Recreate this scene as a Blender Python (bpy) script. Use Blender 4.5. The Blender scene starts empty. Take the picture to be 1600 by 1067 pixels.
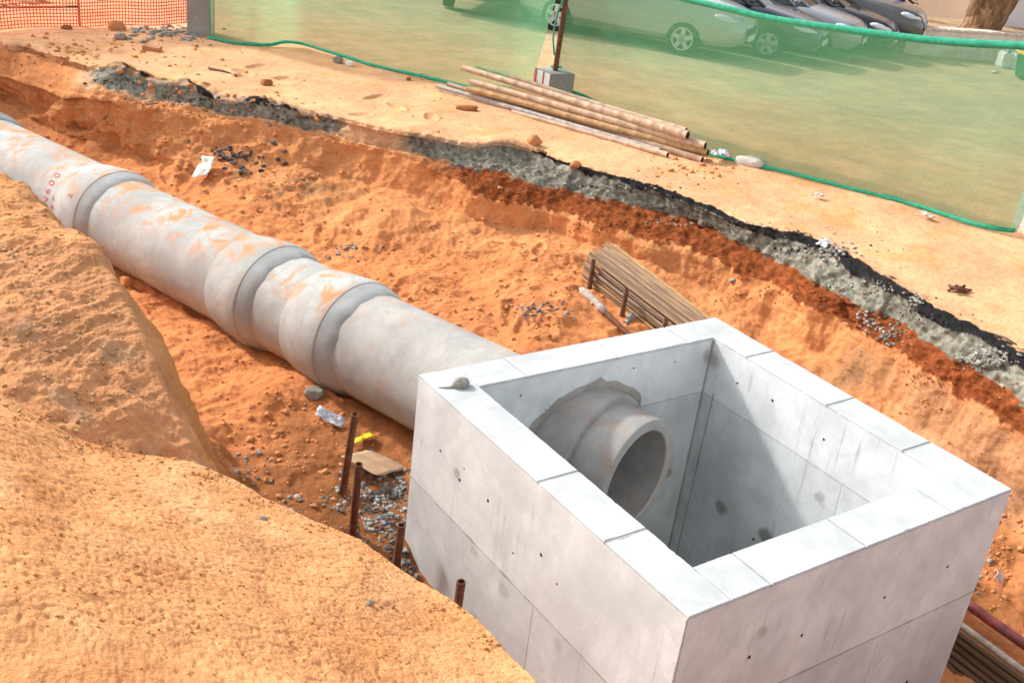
import bpy, bmesh, math, random
import numpy as np
from mathutils import Vector, Matrix
from mathutils.bvhtree import BVHTree

SC = bpy.context.scene
COL = SC.collection
PI = math.pi
rng = np.random.default_rng(7)
random.seed(7)

# ------------------------------------------------------------------ camera
FPX, YAW, PITCH, ROLL = 1664.617, 0.930187, 0.440984, 0.126154
CAM = np.array([-2.78186, -2.29561, 2.79016])
_f = np.array([math.cos(YAW)*math.cos(PITCH), math.sin(YAW)*math.cos(PITCH), -math.sin(PITCH)])
_r0 = np.array([math.sin(YAW), -math.cos(YAW), 0.0]); _u0 = np.cross(_r0, _f)
_r = math.cos(ROLL)*_r0 + math.sin(ROLL)*_u0
_u = -math.sin(ROLL)*_r0 + math.cos(ROLL)*_u0
cd = bpy.data.cameras.new('camera'); cam = bpy.data.objects.new('camera', cd); COL.objects.link(cam)
cd.sensor_width = 36; cd.lens = FPX*36/1600; cd.clip_start = 0.05; cd.clip_end = 600
M = Matrix(((_r[0], _u[0], -_f[0], CAM[0]), (_r[1], _u[1], -_f[1], CAM[1]), (_r[2], _u[2], -_f[2], CAM[2]), (0, 0, 0, 1)))
cam.matrix_world = M
SC.camera = cam

# ------------------------------------------------------------------ light
SUN = np.array([-0.45, 1.0, 0.76]); SUN = SUN/np.linalg.norm(SUN)     # towards the sun
EL = math.asin(SUN[2]); AZ = math.atan2(SUN[0], SUN[1])               # azimuth clockwise from +y
w = bpy.data.worlds.new('World'); SC.world = w; w.use_nodes = True
nt = w.node_tree; nt.nodes.clear()
sky = nt.nodes.new('ShaderNodeTexSky'); sky.sky_type = 'NISHITA'; sky.sun_disc = False
sky.sun_elevation = EL; sky.sun_rotation = AZ; sky.dust_density = 2.5; sky.air_density = 1.0; sky.ozone_density = 1.0
bg = nt.nodes.new('ShaderNodeBackground'); bg.inputs[1].default_value = 0.15
wo = nt.nodes.new('ShaderNodeOutputWorld')
hz = nt.nodes.new('ShaderNodeHueSaturation'); hz.inputs['Saturation'].default_value = 0.27      # milky, hazy daylight
nt.links.new(sky.outputs[0], hz.inputs['Color']); nt.links.new(hz.outputs[0], bg.inputs[0]); nt.links.new(bg.outputs[0], wo.inputs[0])
sl = bpy.data.lights.new('sun', 'SUN'); sl.energy = 2.0; sl.angle = math.radians(4.0); sl.color = (1, 0.97, 0.92)
so = bpy.data.objects.new('sun', sl); COL.objects.link(so); so.location = (0, 0, 30)
so.rotation_euler = Vector(-SUN).to_track_quat('-Z', 'Y').to_euler()
SC.view_settings.view_transform = 'Standard'; SC.view_settings.look = 'None'
SC.view_settings.exposure = 1.06; SC.view_settings.gamma = 1; SC.view_settings.use_curve_mapping = False

# ------------------------------------------------------------------ geometry helpers
def ray(x, y):
    return _f + _r*(x-800)/FPX - _u*(y-533.5)/FPX
def onz(x, y, z):
    d = ray(x, y); return CAM + d*((z-CAM[2])/d[2])
LAT = np.array([0.86, 0.51]); ALONG = np.array([0.51, -0.86])
SLOPE = 0.038
def ground_z(lat):
    return -0.2 - SLOPE*np.clip(np.asarray(lat)-8.6, 0, 22)
def ongr(x, y):
    d = ray(x, y); z = -0.2
    for _ in range(80):
        P = CAM + d*((z-CAM[2])/d[2]); z = float(ground_z(P[:2]@LAT))
    return P
def la(lat, along):
    """world xy of a point given by distance beyond the trench and distance along it"""
    A = np.array([LAT, ALONG]); xy = np.linalg.solve(A, [lat, along]); return xy

_perm = np.random.default_rng(3).permutation(512).astype(np.int64)
_g = np.random.default_rng(4).normal(size=(512, 3)); _g /= np.linalg.norm(_g, axis=1)[:, None]
def gn(P):
    P = np.asarray(P, float); i = np.floor(P).astype(np.int64); f = P-i
    t = f*f*f*(f*(f*6-15)+10); out = 0
    for dx in (0, 1):
        wx = t[..., 0] if dx else 1-t[..., 0]
        for dy in (0, 1):
            wy = t[..., 1] if dy else 1-t[..., 1]
            for dz in (0, 1):
                wz = t[..., 2] if dz else 1-t[..., 2]
                h = _perm[(_perm[(_perm[(i[..., 0]+dx) & 511]+i[..., 1]+dy) & 511]+i[..., 2]+dz) & 511]
                g = _g[h]
                out = out + wx*wy*wz*(g[..., 0]*(f[..., 0]-dx)+g[..., 1]*(f[..., 1]-dy)+g[..., 2]*(f[..., 2]-dz))
    return out
def fbm(P, fr, oc=3, gain=0.5):
    a = 1; s = 0
    for k in range(oc):
        s = s + a*gn(np.asarray(P)*fr*(2.03**k)+17.3*k); a *= gain
    return s
def ridged(P, fr, oc=3):
    a = 1; s = 0
    for k in range(oc):
        s = s + a*(0.35-np.abs(gn(np.asarray(P)*fr*(2.1**k)+9.1*k))); a *= 0.5
    return s

def link(o, parent=None):
    COL.objects.link(o)
    if parent is not None: o.parent = parent
    return o
def mesh_obj(name, verts, faces, mat, parent=None, smooth=False):
    me = bpy.data.meshes.new(name)
    me.from_pydata([tuple(map(float, v)) for v in verts], [], [tuple(map(int, f)) for f in faces])
    if mat: me.materials.append(mat)
    if smooth: me.polygons.foreach_set('use_smooth', [True]*len(me.polygons))
    me.update()
    return link(bpy.data.objects.new(name, me), parent)
def bm_obj(name, bm, mat, parent=None, smooth=False, recalc=True):
    if recalc: bmesh.ops.recalc_face_normals(bm, faces=bm.faces)
    me = bpy.data.meshes.new(name); bm.to_mesh(me); bm.free()
    if mat: me.materials.append(mat)
    if smooth: me.polygons.foreach_set('use_smooth', [True]*len(me.polygons))
    return link(bpy.data.objects.new(name, me), parent)
def grid_obj(name, P, mat, parent=None, color=None, smooth=True):
    nv, nu = P.shape[:2]
    me = bpy.data.meshes.new(name)
    idx = np.arange(nv*nu).reshape(nv, nu)
    q = np.stack([idx[:-1, :-1], idx[:-1, 1:], idx[1:, 1:], idx[1:, :-1]], -1).reshape(-1, 4)
    me.vertices.add(nv*nu); me.vertices.foreach_set('co', P.reshape(-1).astype(np.float32))
    me.loops.add(q.size); me.loops.foreach_set('vertex_index', q.reshape(-1).astype(np.int32))
    me.polygons.add(len(q)); me.polygons.foreach_set('loop_start', np.arange(0, q.size, 4, dtype=np.int32))
    me.update(calc_edges=True)
    if smooth: me.polygons.foreach_set('use_smooth', np.ones(len(q), bool))
    if color is not None:
        ca = me.color_attributes.new('earth', 'FLOAT_COLOR', 'POINT')
        c4 = np.ones((nv*nu, 4), np.float32); c4[:, :3] = color.reshape(-1, 3)
        ca.data.foreach_set('color', c4.reshape(-1))
    me.materials.append(mat); me.update()
    return link(bpy.data.objects.new(name, me), parent)
def thing(name, label, cat, loc=(0, 0, 0), rz=0, group=None):
    o = bpy.data.objects.new(name, None); COL.objects.link(o); o.empty_display_size = 0.1
    o.location = tuple(float(v) for v in loc); o.rotation_euler = (0, 0, rz)
    o['label'] = label; o['category'] = cat
    if group: o['group'] = group
    return o
def tag(o, label, cat, group=None):
    o['label'] = label; o['category'] = cat
    if group: o['group'] = group
    return o
def copy_tree(o, parent=None):
    c = o.copy(); COL.objects.link(c)
    if parent: c.parent = parent; c.matrix_parent_inverse = o.matrix_parent_inverse
    for ch in list(o.children): copy_tree(ch, c)
    return c

def bm_box(bm, x0, x1, y0, y1, z0, z1, mat=None, bevel=0.0):
    vs = [bm.verts.new(p) for p in ((x0, y0, z0), (x1, y0, z0), (x1, y1, z0), (x0, y1, z0), (x0, y0, z1), (x1, y0, z1), (x1, y1, z1), (x0, y1, z1))]
    fs = [bm.faces.new([vs[i] for i in f]) for f in ((3, 2, 1, 0), (4, 5, 6, 7), (0, 1, 5, 4), (1, 2, 6, 5), (2, 3, 7, 6), (3, 0, 4, 7))]
    if bevel:
        es = list({e for f in fs for e in f.edges})
        bmesh.ops.bevel(bm, geom=es, offset=bevel, segments=2, affect='EDGES')
    if mat is not None: bmesh.ops.transform(bm, matrix=mat, verts=[v for v in bm.verts])
def tube(bm, pts, rad, seg=10, cap=True):
    pts = [Vector(p) for p in pts]; n = len(pts)
    rad = rad if hasattr(rad, '__len__') else [rad]*n
    rings = []; prev = None
    for i, p in enumerate(pts):
        d = (pts[min(i+1, n-1)]-pts[max(i-1, 0)]).normalized()
        if prev is None:
            a = d.orthogonal().normalized()
        else:
            a = (prev-d*prev.dot(d)).normalized()
        prev = a; b = d.cross(a)
        rings.append([bm.verts.new(p+(a*math.cos(2*PI*k/seg)+b*math.sin(2*PI*k/seg))*rad[i]) for k in range(seg)])
    for r0, r1 in zip(rings, rings[1:]):
        for k in range(seg):
            bm.faces.new((r0[k], r0[(k+1) % seg], r1[(k+1) % seg], r1[k]))
    if cap:
        bm.faces.new(rings[0][::-1]); bm.faces.new(rings[-1])
def hollow(bm, p0, p1, r, ri, seg=16):
    """open iron tube with wall thickness"""
    p0 = Vector(p0); p1 = Vector(p1); d = (p1-p0).normalized(); a = d.orthogonal().normalized(); b = d.cross(a)
    def ring(c, rr): return [bm.verts.new(c+(a*math.cos(2*PI*k/seg)+b*math.sin(2*PI*k/seg))*rr) for k in range(seg)]
    R = [ring(p0, r), ring(p0.lerp(p1, .5), r), ring(p1-d*.003, r), ring(p1, r-.002), ring(p1, ri), ring(p1-d*.25*min(1, (p1-p0).length), ri)]
    for r0, r1 in zip(R, R[1:]):
        for k in range(seg): bm.faces.new((r0[k], r0[(k+1) % seg], r1[(k+1) % seg], r1[k]))
    bm.faces.new(R[0][::-1]); bm.faces.new(R[-1])
def rock_mesh(seed, sub=2, rough=0.35, flat=0.7, cuts=6):
    bm = bmesh.new(); bmesh.ops.create_icosphere(bm, subdivisions=sub, radius=1)
    rr = np.random.default_rng(seed)
    pl = rr.normal(size=(cuts, 3)); pl /= np.linalg.norm(pl, axis=1)[:, None]; dd = rr.uniform(.55, .9, cuts)
    for v in bm.verts:
        c = np.array(v.co)
        for n, d in zip(pl, dd):
            e = c@n-d
            if e > 0: c = c-n*e
        c = c*(1+rough*float(gn((c*1.7+seed*3.1)[None])[0]))
        v.co = (c[0], c[1], c[2]*flat)
    return bm

# ------------------------------------------------------------------ materials
class NT:
    def __init__(s, name):
        s.m = bpy.data.materials.new(name); s.m.use_nodes = True; s.t = s.m.node_tree; s.t.nodes.clear()
        s.out = s.n('ShaderNodeOutputMaterial'); s.b = s.n('ShaderNodeBsdfPrincipled')
        s.l(s.b.outputs[0], s.out.inputs[0]); s.set(rough=0.9, spec=0.15)
    def n(s, t, **k):
        x = s.t.nodes.new(t)
        for a, v in k.items(): setattr(x, a, v)
        return x
    def l(s, a, b): s.t.links.new(a, b)
    def set(s, rough=None, spec=None, metal=None, col=None):
        if rough is not None: s.b.inputs['Roughness'].default_value = rough
        if spec is not None: s.b.inputs['Specular IOR Level'].default_value = spec
        if metal is not None: s.b.inputs['Metallic'].default_value = metal
        if col is not None: s.b.inputs['Base Color'].default_value = (*col, 1)
    def coord(s, kind='Object'):
        return s.n('ShaderNodeTexCoord').outputs[kind]
    def mapping(s, v, scale):
        m = s.n('ShaderNodeMapping'); m.inputs['Scale'].default_value = scale; s.l(v, m.inputs[0]); return m.outputs[0]
    def noise(s, v, scale, detail=4, rough=.55, dist=0):
        x = s.n('ShaderNodeTexNoise'); x.inputs['Scale'].default_value = scale; x.inputs['Detail'].default_value = detail
        x.inputs['Roughness'].default_value = rough; x.inputs['Distortion'].default_value = dist
        if v is not None: s.l(v, x.inputs['Vector'])
        return x.outputs['Fac']
    def voro(s, v, scale, feature='F1', out='Distance', rnd=1):
        x = s.n('ShaderNodeTexVoronoi', feature=feature); x.inputs['Scale'].default_value = scale; x.inputs['Randomness'].default_value = rnd
        s.l(v, x.inputs['Vector']); return x.outputs[out]
    def ramp(s, v, a, b, lo=0., hi=1.):
        x = s.n('ShaderNodeMapRange', interpolation_type='SMOOTHSTEP'); s.l(v, x.inputs[0])
        for i, q in enumerate((a, b, lo, hi)): x.inputs[1+i].default_value = q
        return x.outputs[0]
    def math(s, op, a, b=None, c=None):
        x = s.n('ShaderNodeMath', operation=op)
        for i, q in enumerate((a, b, c)):
            if q is None: continue
            if isinstance(q, (int, float)): x.inputs[i].default_value = q
            else: s.l(q, x.inputs[i])
        return x.outputs[0]
    def mix(s, fac, a, b, mode='MIX'):
        x = s.n('ShaderNodeMix', data_type='RGBA', blend_type=mode)
        if isinstance(fac, (int, float)): x.inputs[0].default_value = fac
        else: s.l(fac, x.inputs[0])
        for i, q in ((6, a), (7, b)):
            if isinstance(q, tuple): x.inputs[i].default_value = (*q, 1) if len(q) == 3 else q
            else: s.l(q, x.inputs[i])
        return x.outputs[2]
    def color(s, c): s.l(c, s.b.inputs['Base Color'])
    def bump(s, h, strength=.5, dist=.01, prev=None):
        x = s.n('ShaderNodeBump'); x.inputs['Strength'].default_value = strength; x.inputs['Distance'].default_value = dist
        s.l(h, x.inputs['Height'])
        if prev is not None: s.l(prev, x.inputs['Normal'])
        s.l(x.outputs[0], s.b.inputs['Normal']); return x.outputs[0]

def earth_mat(name='earth', grit=1.0):
    a = NT(name); a.set(rough=1, spec=.03)
    at = a.n('ShaderNodeAttribute', attribute_name='earth')
    co = a.coord()
    n1 = a.noise(co, 3.1, 6, .6); n2 = a.noise(co, 26, 5, .65); n3 = a.noise(co, 140, 3, .6)
    hs = a.n('ShaderNodeHueSaturation')
    val = a.math('ADD', a.ramp(n1, .3, .7, .90, 1.10), a.ramp(n2, .3, .7, -.09, .10))
    val = a.math('ADD', val, a.ramp(n3, .3, .7, -.07, .07))
    a.l(val, hs.inputs['Value']); hs.inputs['Saturation'].default_value = 1.0
    a.l(at.outputs['Color'], hs.inputs['Color'])
    # scattered dark crumbs of soil
    sp = a.ramp(a.voro(co, 34), .13, .06); sel = a.ramp(a.noise(co, 7, 2), .5, .62)
    fac = a.math('MULTIPLY', a.math('MULTIPLY', sp, sel), .45)
    a.color(a.mix(fac, hs.outputs[0], (.19, .075, .03)))
    b1 = a.bump(n2, .55*grit, .025); b2 = a.bump(n3, .5*grit, .006, b1)
    return a.m
EARTH = earth_mat()

def concrete_mat(name, col, stains=(), dust=0.0, dustcol=(.62, .36, .17), streak=0.35, mott=.14, dark=(.2, .19, .17), rust=0.0, pits=True):
    a = NT(name); a.set(rough=.85, spec=.2)
    co = a.coord()
    n1 = a.noise(co, 2.2, 5, .6); n2 = a.noise(co, 11, 6, .6); n3 = a.noise(co, 90, 3)
    c = a.mix(a.ramp(n1, .3, .7, 0, 1), tuple(x*(1-mott) for x in col), tuple(min(.9, x*(1+mott*.5)) for x in col))
    c = a.mix(a.ramp(n2, .35, .75, 0, mott*1.1), c, tuple(x*.62 for x in col))
    pt = a.noise(co, 1.35, 6, .62, 1.4); c = a.mix(a.math('MULTIPLY', a.math('MULTIPLY', a.ramp(pt, .50, .525), a.ramp(pt, .60, .575)), mott*1.3), c, tuple(x*.70 for x in col))
    if streak:
        st = a.noise(a.mapping(co, (16, 16, 1.0)), 1.0, 6, .75)
        m = a.math('MULTIPLY', a.ramp(st, .54, .74), a.ramp(a.noise(co, 1.7, 3), .44, .62))
        c = a.mix(a.math('MULTIPLY', m, streak), c, dark)
    if rust:
        c = a.mix(a.math('MULTIPLY', a.ramp(a.noise(co, 5, 5, .65), .5, .68), rust), c, (.42, .17, .06))
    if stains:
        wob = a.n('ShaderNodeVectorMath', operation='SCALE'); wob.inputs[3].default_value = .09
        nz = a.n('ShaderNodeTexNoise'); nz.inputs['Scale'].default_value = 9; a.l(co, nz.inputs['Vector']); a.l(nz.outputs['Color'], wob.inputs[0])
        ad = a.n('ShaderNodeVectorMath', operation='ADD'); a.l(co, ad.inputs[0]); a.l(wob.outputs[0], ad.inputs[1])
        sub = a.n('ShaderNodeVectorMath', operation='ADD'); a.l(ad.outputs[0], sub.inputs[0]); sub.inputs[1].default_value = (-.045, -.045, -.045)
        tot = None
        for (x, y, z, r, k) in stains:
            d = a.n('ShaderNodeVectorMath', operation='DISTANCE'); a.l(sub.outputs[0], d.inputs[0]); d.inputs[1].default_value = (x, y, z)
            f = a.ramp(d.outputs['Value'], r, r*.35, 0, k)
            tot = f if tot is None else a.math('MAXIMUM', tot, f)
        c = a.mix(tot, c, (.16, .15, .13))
    if pits:
        pv = a.ramp(a.voro(co, 17), .075, .045); ps = a.ramp(a.noise(co, 3.7, 2), .55, .6)
        pf = a.math('MULTIPLY', pv, ps)
        c = a.mix(a.math('MULTIPLY', pf, .6), c, (.09, .085, .08))
        fp_ = a.math('MULTIPLY', a.ramp(a.voro(co, 52), .13, .06), a.ramp(a.noise(co, 5.3, 3), .5, .64))
        c = a.mix(a.math('MULTIPLY', fp_, .5), c, (.13, .125, .12))
    if dust:
        ge = a.n('ShaderNodeNewGeometry'); sx = a.n('ShaderNodeSeparateXYZ'); a.l(ge.outputs['Normal'], sx.inputs[0])
        up = a.ramp(sx.outputs[2], .35, .95)
        dn = a.ramp(a.noise(a.mapping(co, (1, 1, 1)), 4.5, 7, .7, .6), .46, .62)
        c = a.mix(a.math('MULTIPLY', a.math('MULTIPLY', up, dn), dust), c, dustcol)
    a.color(c)
    b1 = a.bump(n2, .15, .012); a.bump(n3, .25, .003, b1)
    return a.m
def plain(name, col, rough=.7, spec=.3, metal=0, var=.15, scale=12, bump=.0, dirt=None):
    a = NT(name); a.set(rough=rough, spec=spec, metal=metal)
    co = a.coord(); n = a.noise(co, scale, 5, .6)
    c = a.mix(a.ramp(n, .3, .7), tuple(x*(1-var) for x in col), tuple(min(1, x*(1+var)) for x in col))
    if dirt: c = a.mix(a.math('MULTIPLY', a.ramp(a.noise(co, scale*.45, 4, .65), .47, .66), dirt[1]), c, dirt[0])
    a.color(c)
    if bump: a.bump(n, bump, .01)
    return a.m

# ================================================================== STRUCTURE: ground with the trench cut into it
# concrete pipe line (needed for the trench bed)
PA = np.array([1.08775, 2.02345, -0.63047]); PD = np.array([-0.268825, 0.962939, -0.021938])
PSIDE = np.array([PD[1], -PD[0], 0.0]); PSIDE /= np.linalg.norm(PSIDE)      # towards the cut face
PR = 0.392
CW, CL, CT = 2.31377, 2.27345, 0.25                                        # chamber plan and wall

C_T = np.array([[-3, 16], [0, 9.8], [1.3, 8.7], [2.6, 7.6], [3.8, 6.6], [5.15, 5.5], [6.4, 4.6], [7.4, 4.0], [8.4, 3.4], [9.7, 2.6], [10.4, 2.2], [11.1, 1.6], [11.7, 1.2], [12.5, .4], [13.4, -.4], [14.5, -1.2], [16, -2.0], [17.5, -3.6], [20, -8.5]])
def W3(x, y, z): return np.array([x, y, z], float)
def px(*a):
    return [(c, onz(x, y, z)) for c, x, y, z in a]
rowE = [(-3, W3(-5, 16.5, -.2))]+px((0, 0, 66, -.2), (.7, 70, 84, -.2), (1.3, 130, 106, -.2), (2.0, 200, 116, -.2), (2.6, 260, 128, -.2), (3.2, 320, 140, -.2), (3.8, 380, 152, -.2), (4.5, 450, 166, -.2), (5.15, 515, 178, -.2), (6.4, 640, 211, -.2), (7.4, 740, 226, -.2), (8.37, 837, 234, -.2), (9.1, 911, 260, -.2), (9.7, 969, 274, -.2), (10.36, 1036, 293, -.2), (11.1, 1110, 321, -.2), (11.7, 1171, 350, -.2), (12.3, 1229, 363, -.2), (12.76, 1276, 375, -.2), (13.37, 1337, 401, -.2), (13.64, 1364, 421, -.2), (14.24, 1424, 458, -.2), (14.75, 1475, 487, -.2), (15.36, 1536, 516, -.2), (16, 1600, 556, -.2))+[(17.5, W3(4.32, -.6, -.2)), (20, W3(4.2, -6.5, -.2))]
rowA = [(-3, W3(-5.1, 16.3, -.3))]+px((0, 0, 76, -.27), (.7, 72, 92, -.27), (1.3, 138, 114, -.25), (2.6, 258, 139, -.25), (3.8, 378, 165, -.25), (5.15, 514, 186, -.25), (6.4, 638, 219, -.25), (7.4, 737, 235, -.25), (8.37, 840, 242, -.25), (9.1, 913, 270, -.25), (9.7, 967, 287, -.25), (10.36, 1035, 305, -.25), (11.1, 1108, 333, -.25), (11.7, 1169, 359, -.25), (12.4, 1243, 382, -.25), (13.03, 1300, 402, -.25), (13.43, 1341, 428, -.25), (13.64, 1362, 438, -.25), (14.31, 1430, 479, -.25), (14.75, 1474, 505, -.25), (15.36, 1534, 536, -.25), (16, 1597, 574, -.25))+[(17.5, W3(4.3, -.6, -.25)), (20, W3(4.18, -6.5, -.25))]
rowG = [(-3, W3(-5.3, 16, -.45))]+px((0, 0, 98, -.42), (.7, 74, 120, -.42), (1.3, 142, 148, -.4), (2.0, 200, 156, -.4), (2.6, 262, 163, -.4), (3.8, 380, 187, -.4), (5.0, 505, 207, -.4), (6.1, 610, 234, -.4), (7.12, 712, 262, -.41), (7.66, 766, 271, -.41), (8.2, 820, 283, -.42), (9.0, 901, 298, -.42), (9.52, 952, 315, -.42), (10.0, 1002, 325, -.42), (10.7, 1070, 342, -.42), (11.1, 1110, 360, -.42), (11.61, 1161, 384, -.42), (12.12, 1212, 404, -.42), (12.62, 1262, 431, -.42), (13.03, 1303, 458, -.42), (13.4, 1340, 478, -.42), (13.97, 1397, 498, -.42), (14.48, 1448, 532, -.42), (14.99, 1499, 566, -.42), (15.49, 1549, 597, -.42), (16, 1600, 630, -.42))+[(17.5, W3(4.2, -.6, -.42)), (20, W3(4.1, -6.5, -.42))]
rowR = [(-3, W3(-5.5, 15.7, -.6))]+px((0, 0, 116, -.55), (.7, 76, 140, -.52), (1.3, 146, 160, -.46), (2.6, 264, 176, -.46), (3.8, 382, 198, -.46), (5, 505, 218, -.46), (6.1, 612, 246, -.48), (6.8, 688, 274, -.5), (7.12, 712, 286, -.52), (7.49, 749, 310, -.58), (8, 800, 321, -.6), (8.61, 861, 326, -.6), (8.94, 894, 341, -.6), (9.35, 935, 358, -.6), (10.1, 1010, 380, -.6), (10.6, 1060, 391, -.6), (11.21, 1121, 411, -.6), (12.12, 1212, 448, -.6), (12.69, 1269, 485, -.6), (13.16, 1316, 496, -.6), (13.64, 1364, 529, -.6), (14.14, 1414, 552, -.6), (14.65, 1465, 593, -.6), (14.99, 1499, 607, -.6), (15.49, 1549, 645, -.6), (16, 1600, 675, -.6))+[(17.5, W3(4.02, -.6, -.6)), (20, W3(3.95, -6.5, -.6))]
rowT = [(-3, W3(-7, 14.6, -1.1))]+px((0, -10, 150, -.92), (1.3, 120, 222, -1.), (2.6, 250, 258, -1.), (3.3, 330, 290, -1.), (4.5, 450, 345, -1.), (5.4, 540, 385, -1.), (7, 700, 412, -1.), (8.3, 830, 405, -.92), (9.1, 905, 412, -.9), (10, 985, 425, -.86))+[(10.7, W3(3.62, 3.9, -.95)), (12.6, W3(3.6, 2.9, -1.1)), (14.5, W3(3.55, 1.5, -1.2)), (16, W3(3.5, .5, -1.27)), (17.5, W3(3.45, -.7, -1.3)), (20, W3(3.4, -6.5, -1.4))]
rowN = [(-3, W3(-1.5, 19, -.2))]+px((0, 150, 44, -.2), (1.3, 260, 50, -.2), (2.6, 345, 60, -.2), (3.8, 470, 74, -.2), (5.15, 600, 103, -.2), (6.4, 720, 134, -.2), (7.4, 850, 152, -.2), (8.4, 940, 172, -.2), (9.7, 1040, 212, -.2), (10.4, 1110, 245, -.2), (11.7, 1220, 270, -.2), (13.4, 1400, 316, -.2), (14.7, 1500, 348, -.2), (16, 1600, 376, -.2))+[(17.5, W3(7.7, 1.2, -.2)), (20, W3(8.8, -5, -.2))]

CG = np.concatenate([np.linspace(-3, -.6, 14)[:-1], np.linspace(-.6, 17.4, 820), np.linspace(17.4, 20, 16)[1:]])
def row(r, sm=0):
    c = np.array([q[0] for q in r]); P = np.array([q[1] for q in r])
    Q = np.stack([np.interp(CG, c, P[:, i]) for i in range(3)], -1)
    if sm:
        k = np.exp(-.5*(np.arange(-3*sm, 3*sm+1)/sm)**2); k /= k.sum()
        pad = np.pad(Q, ((3*sm, 3*sm), (0, 0)), mode='edge')
        Q2 = np.stack([np.convolve(pad[:, i], k, 'valid') for i in range(3)], -1)
        e = 3*sm; Q2[:13] = Q[:13]; Q2[-15:] = Q[-15:]; Q = Q2
    return Q
N_, E_, A_, G_, R_, T_ = row(rowN, 6), row(rowE, 3), row(rowA, 3), row(rowG, 6), row(rowR, 8), row(rowT, 14)
tt = np.interp(CG, C_T[:, 0], C_T[:, 1])
kk = np.exp(-.5*(np.arange(-30, 31)/10)**2); kk /= kk.sum()
tt[40:-40] = np.convolve(tt, kk, 'same')[40:-40]
AX = PA[None]+PD[None]*tt[:, None]
bed = np.interp(tt, [-9, -2.5, -.3, .5, 2.2, 12, 17], [-1.5, -1.45, -1.36, -1.1, -1.02, -1.25, -1.35])
def off(d, z):
    Q = AX+PSIDE[None]*np.asarray(d)[..., None] if np.ndim(d) else AX+PSIDE[None]*d
    Q = Q.copy(); Q[:, 2] = z; return Q
P_ = off(.30, bed); Q_ = off(-.30, bed)
kd = np.interp(tt, [-9, -2, -1, 0, 1, 2.5, 4, 7, 9.5, 17], [-1.6, -1.6, -1.6, -1.5, -1.5, -1.25, -.95, -.85, -1.0, -1.2])
K_ = off(kd, bed+.02-.1*np.exp(-((tt-.2)/1.2)**2))
B1 = off(kd-.45, -.55); B2 = off(kd-1.0, -.25)
N3 = off(kd-70, -.25)
S_ = R_+.11*(T_-R_); S_[:, 2] = R_[:, 2]+.64*(T_[:, 2]-R_[:, 2])
lf = np.clip((5.5-CG)/3, 0, 1)[:, None]                                    # far left: slumped, gentle
S_ = S_*(1-lf)+lf*(R_+.45*(T_-R_))
MF = T_*.5+P_*.5
dN = np.zeros_like(N_); dN[:, 0], dN[:, 1] = LAT
F0 = N_+dN*9; F1 = N_+dN*22; F2 = N_+dN*160
for F in (F0, F1, F2): F[:, 2] = ground_z(F[:, :2]@LAT)
E2 = E_*.45+N_*.55; E2[:, 2] += .03
rows = [F2, F1, F0, N_, E2, E_, A_, G_, R_, S_, T_, MF, P_, Q_, K_, B1, B2, N3]
nsub = [6, 16, 40, 34, 64, 12, 36, 40, 40, 56, 84, 78, 14, 84, 30, 14, 6]
vs = []; VV = []
for i in range(len(rows)-1):
    t = np.arange(nsub[i])/nsub[i]
    for q in t:
        vs.append(rows[i]*(1-q)+rows[i+1]*q); VV.append(i+q)
vs.append(rows[-1]); VV.append(len(rows)-1)
G0 = np.array(vs); VV = np.array(VV)
def smooth_v(P, lo, hi, it):
    m = (VV > lo) & (VV < hi); m[0] = m[-1] = False
    for _ in range(it):
        A = P.copy(); A[1:-1] = .25*P[:-2]+.5*P[1:-1]+.25*P[2:]; P[m] = A[m]
smooth_v(G0, 7.7, 9.5, 14); smooth_v(G0, 9.0, 14.6, 90); smooth_v(G0, 3.2, 4.9, 30)
def normals(P):
    du = np.gradient(P, axis=1); dv = np.gradient(P, axis=0)
    n = np.cross(dv, du); n /= (np.linalg.norm(n, axis=-1, keepdims=True)+1e-9)
    s = np.sign(n[..., 2:3]); s[s == 0] = 1
    return n*s
cc = np.broadcast_to(CG[None], G0.shape[:2]); vv = np.broadcast_to(VV[:, None], G0.shape[:2])
def bumpw(x, a, b, s=.3):
    return np.clip((x-a)/s+.5, 0, 1)*np.clip((b-x)/s+.5, 0, 1)
near = bumpw(vv, 2.6, 15.6, .6)
exposed = np.clip((cc-1.2)/.25, 0, 1)
wE = bumpw(vv, 5.0, 8.1, .3)*exposed; wL = bumpw(vv, 4.6, 9.9, .6)*(1-exposed); wS = bumpw(vv, 8, 10.2, .4); wF = bumpw(vv, 9.6, 14.8, .6); wT = bumpw(vv, 2.8, 5.0, .2)
slump = wS*np.clip((6.3-cc)/1.5, 0, 1)
n0 = normals(G0)
h = (.020*fbm(G0, .9, 2)+.012*fbm(G0, 4, 4)-.010*np.clip(gn(G0*13)-.22, 0, 1))*wT
h += wE*(.040*ridged(G0, 5.5, 4)+.03*fbm(G0, 9, 3)+.020*ridged(G0, 19, 3))
h += wL*(.10*fbm(G0, 1.5, 3)+.05*ridged(G0, 3.2, 4)+.02*fbm(G0, 9, 3))
h += wS*(.08*fbm(G0, 1.6, 3)+.055*ridged(G0*np.array([1, 1, .35]), 3.6, 4)+.014*fbm(G0, 16, 3))
h += slump*(.08*ridged(G0, 2.6, 4)+.06*fbm(G0, 3.2, 4))
h += wF*(.085*fbm(G0, 1.3, 3)+.045*fbm(G0, 4.5, 4)+.018*ridged(G0, 11, 4)-.012*np.clip(gn(G0*19)-.08, 0, 1)+.007*fbm(G0, 34, 2))
# keep the bed low under the pipe and round the chamber
dp = np.abs((G0-AX[None])@PSIDE)
h *= np.where((dp < .5) & (vv > 9.5), np.clip(dp/.5, .25, 1), 1)
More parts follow.
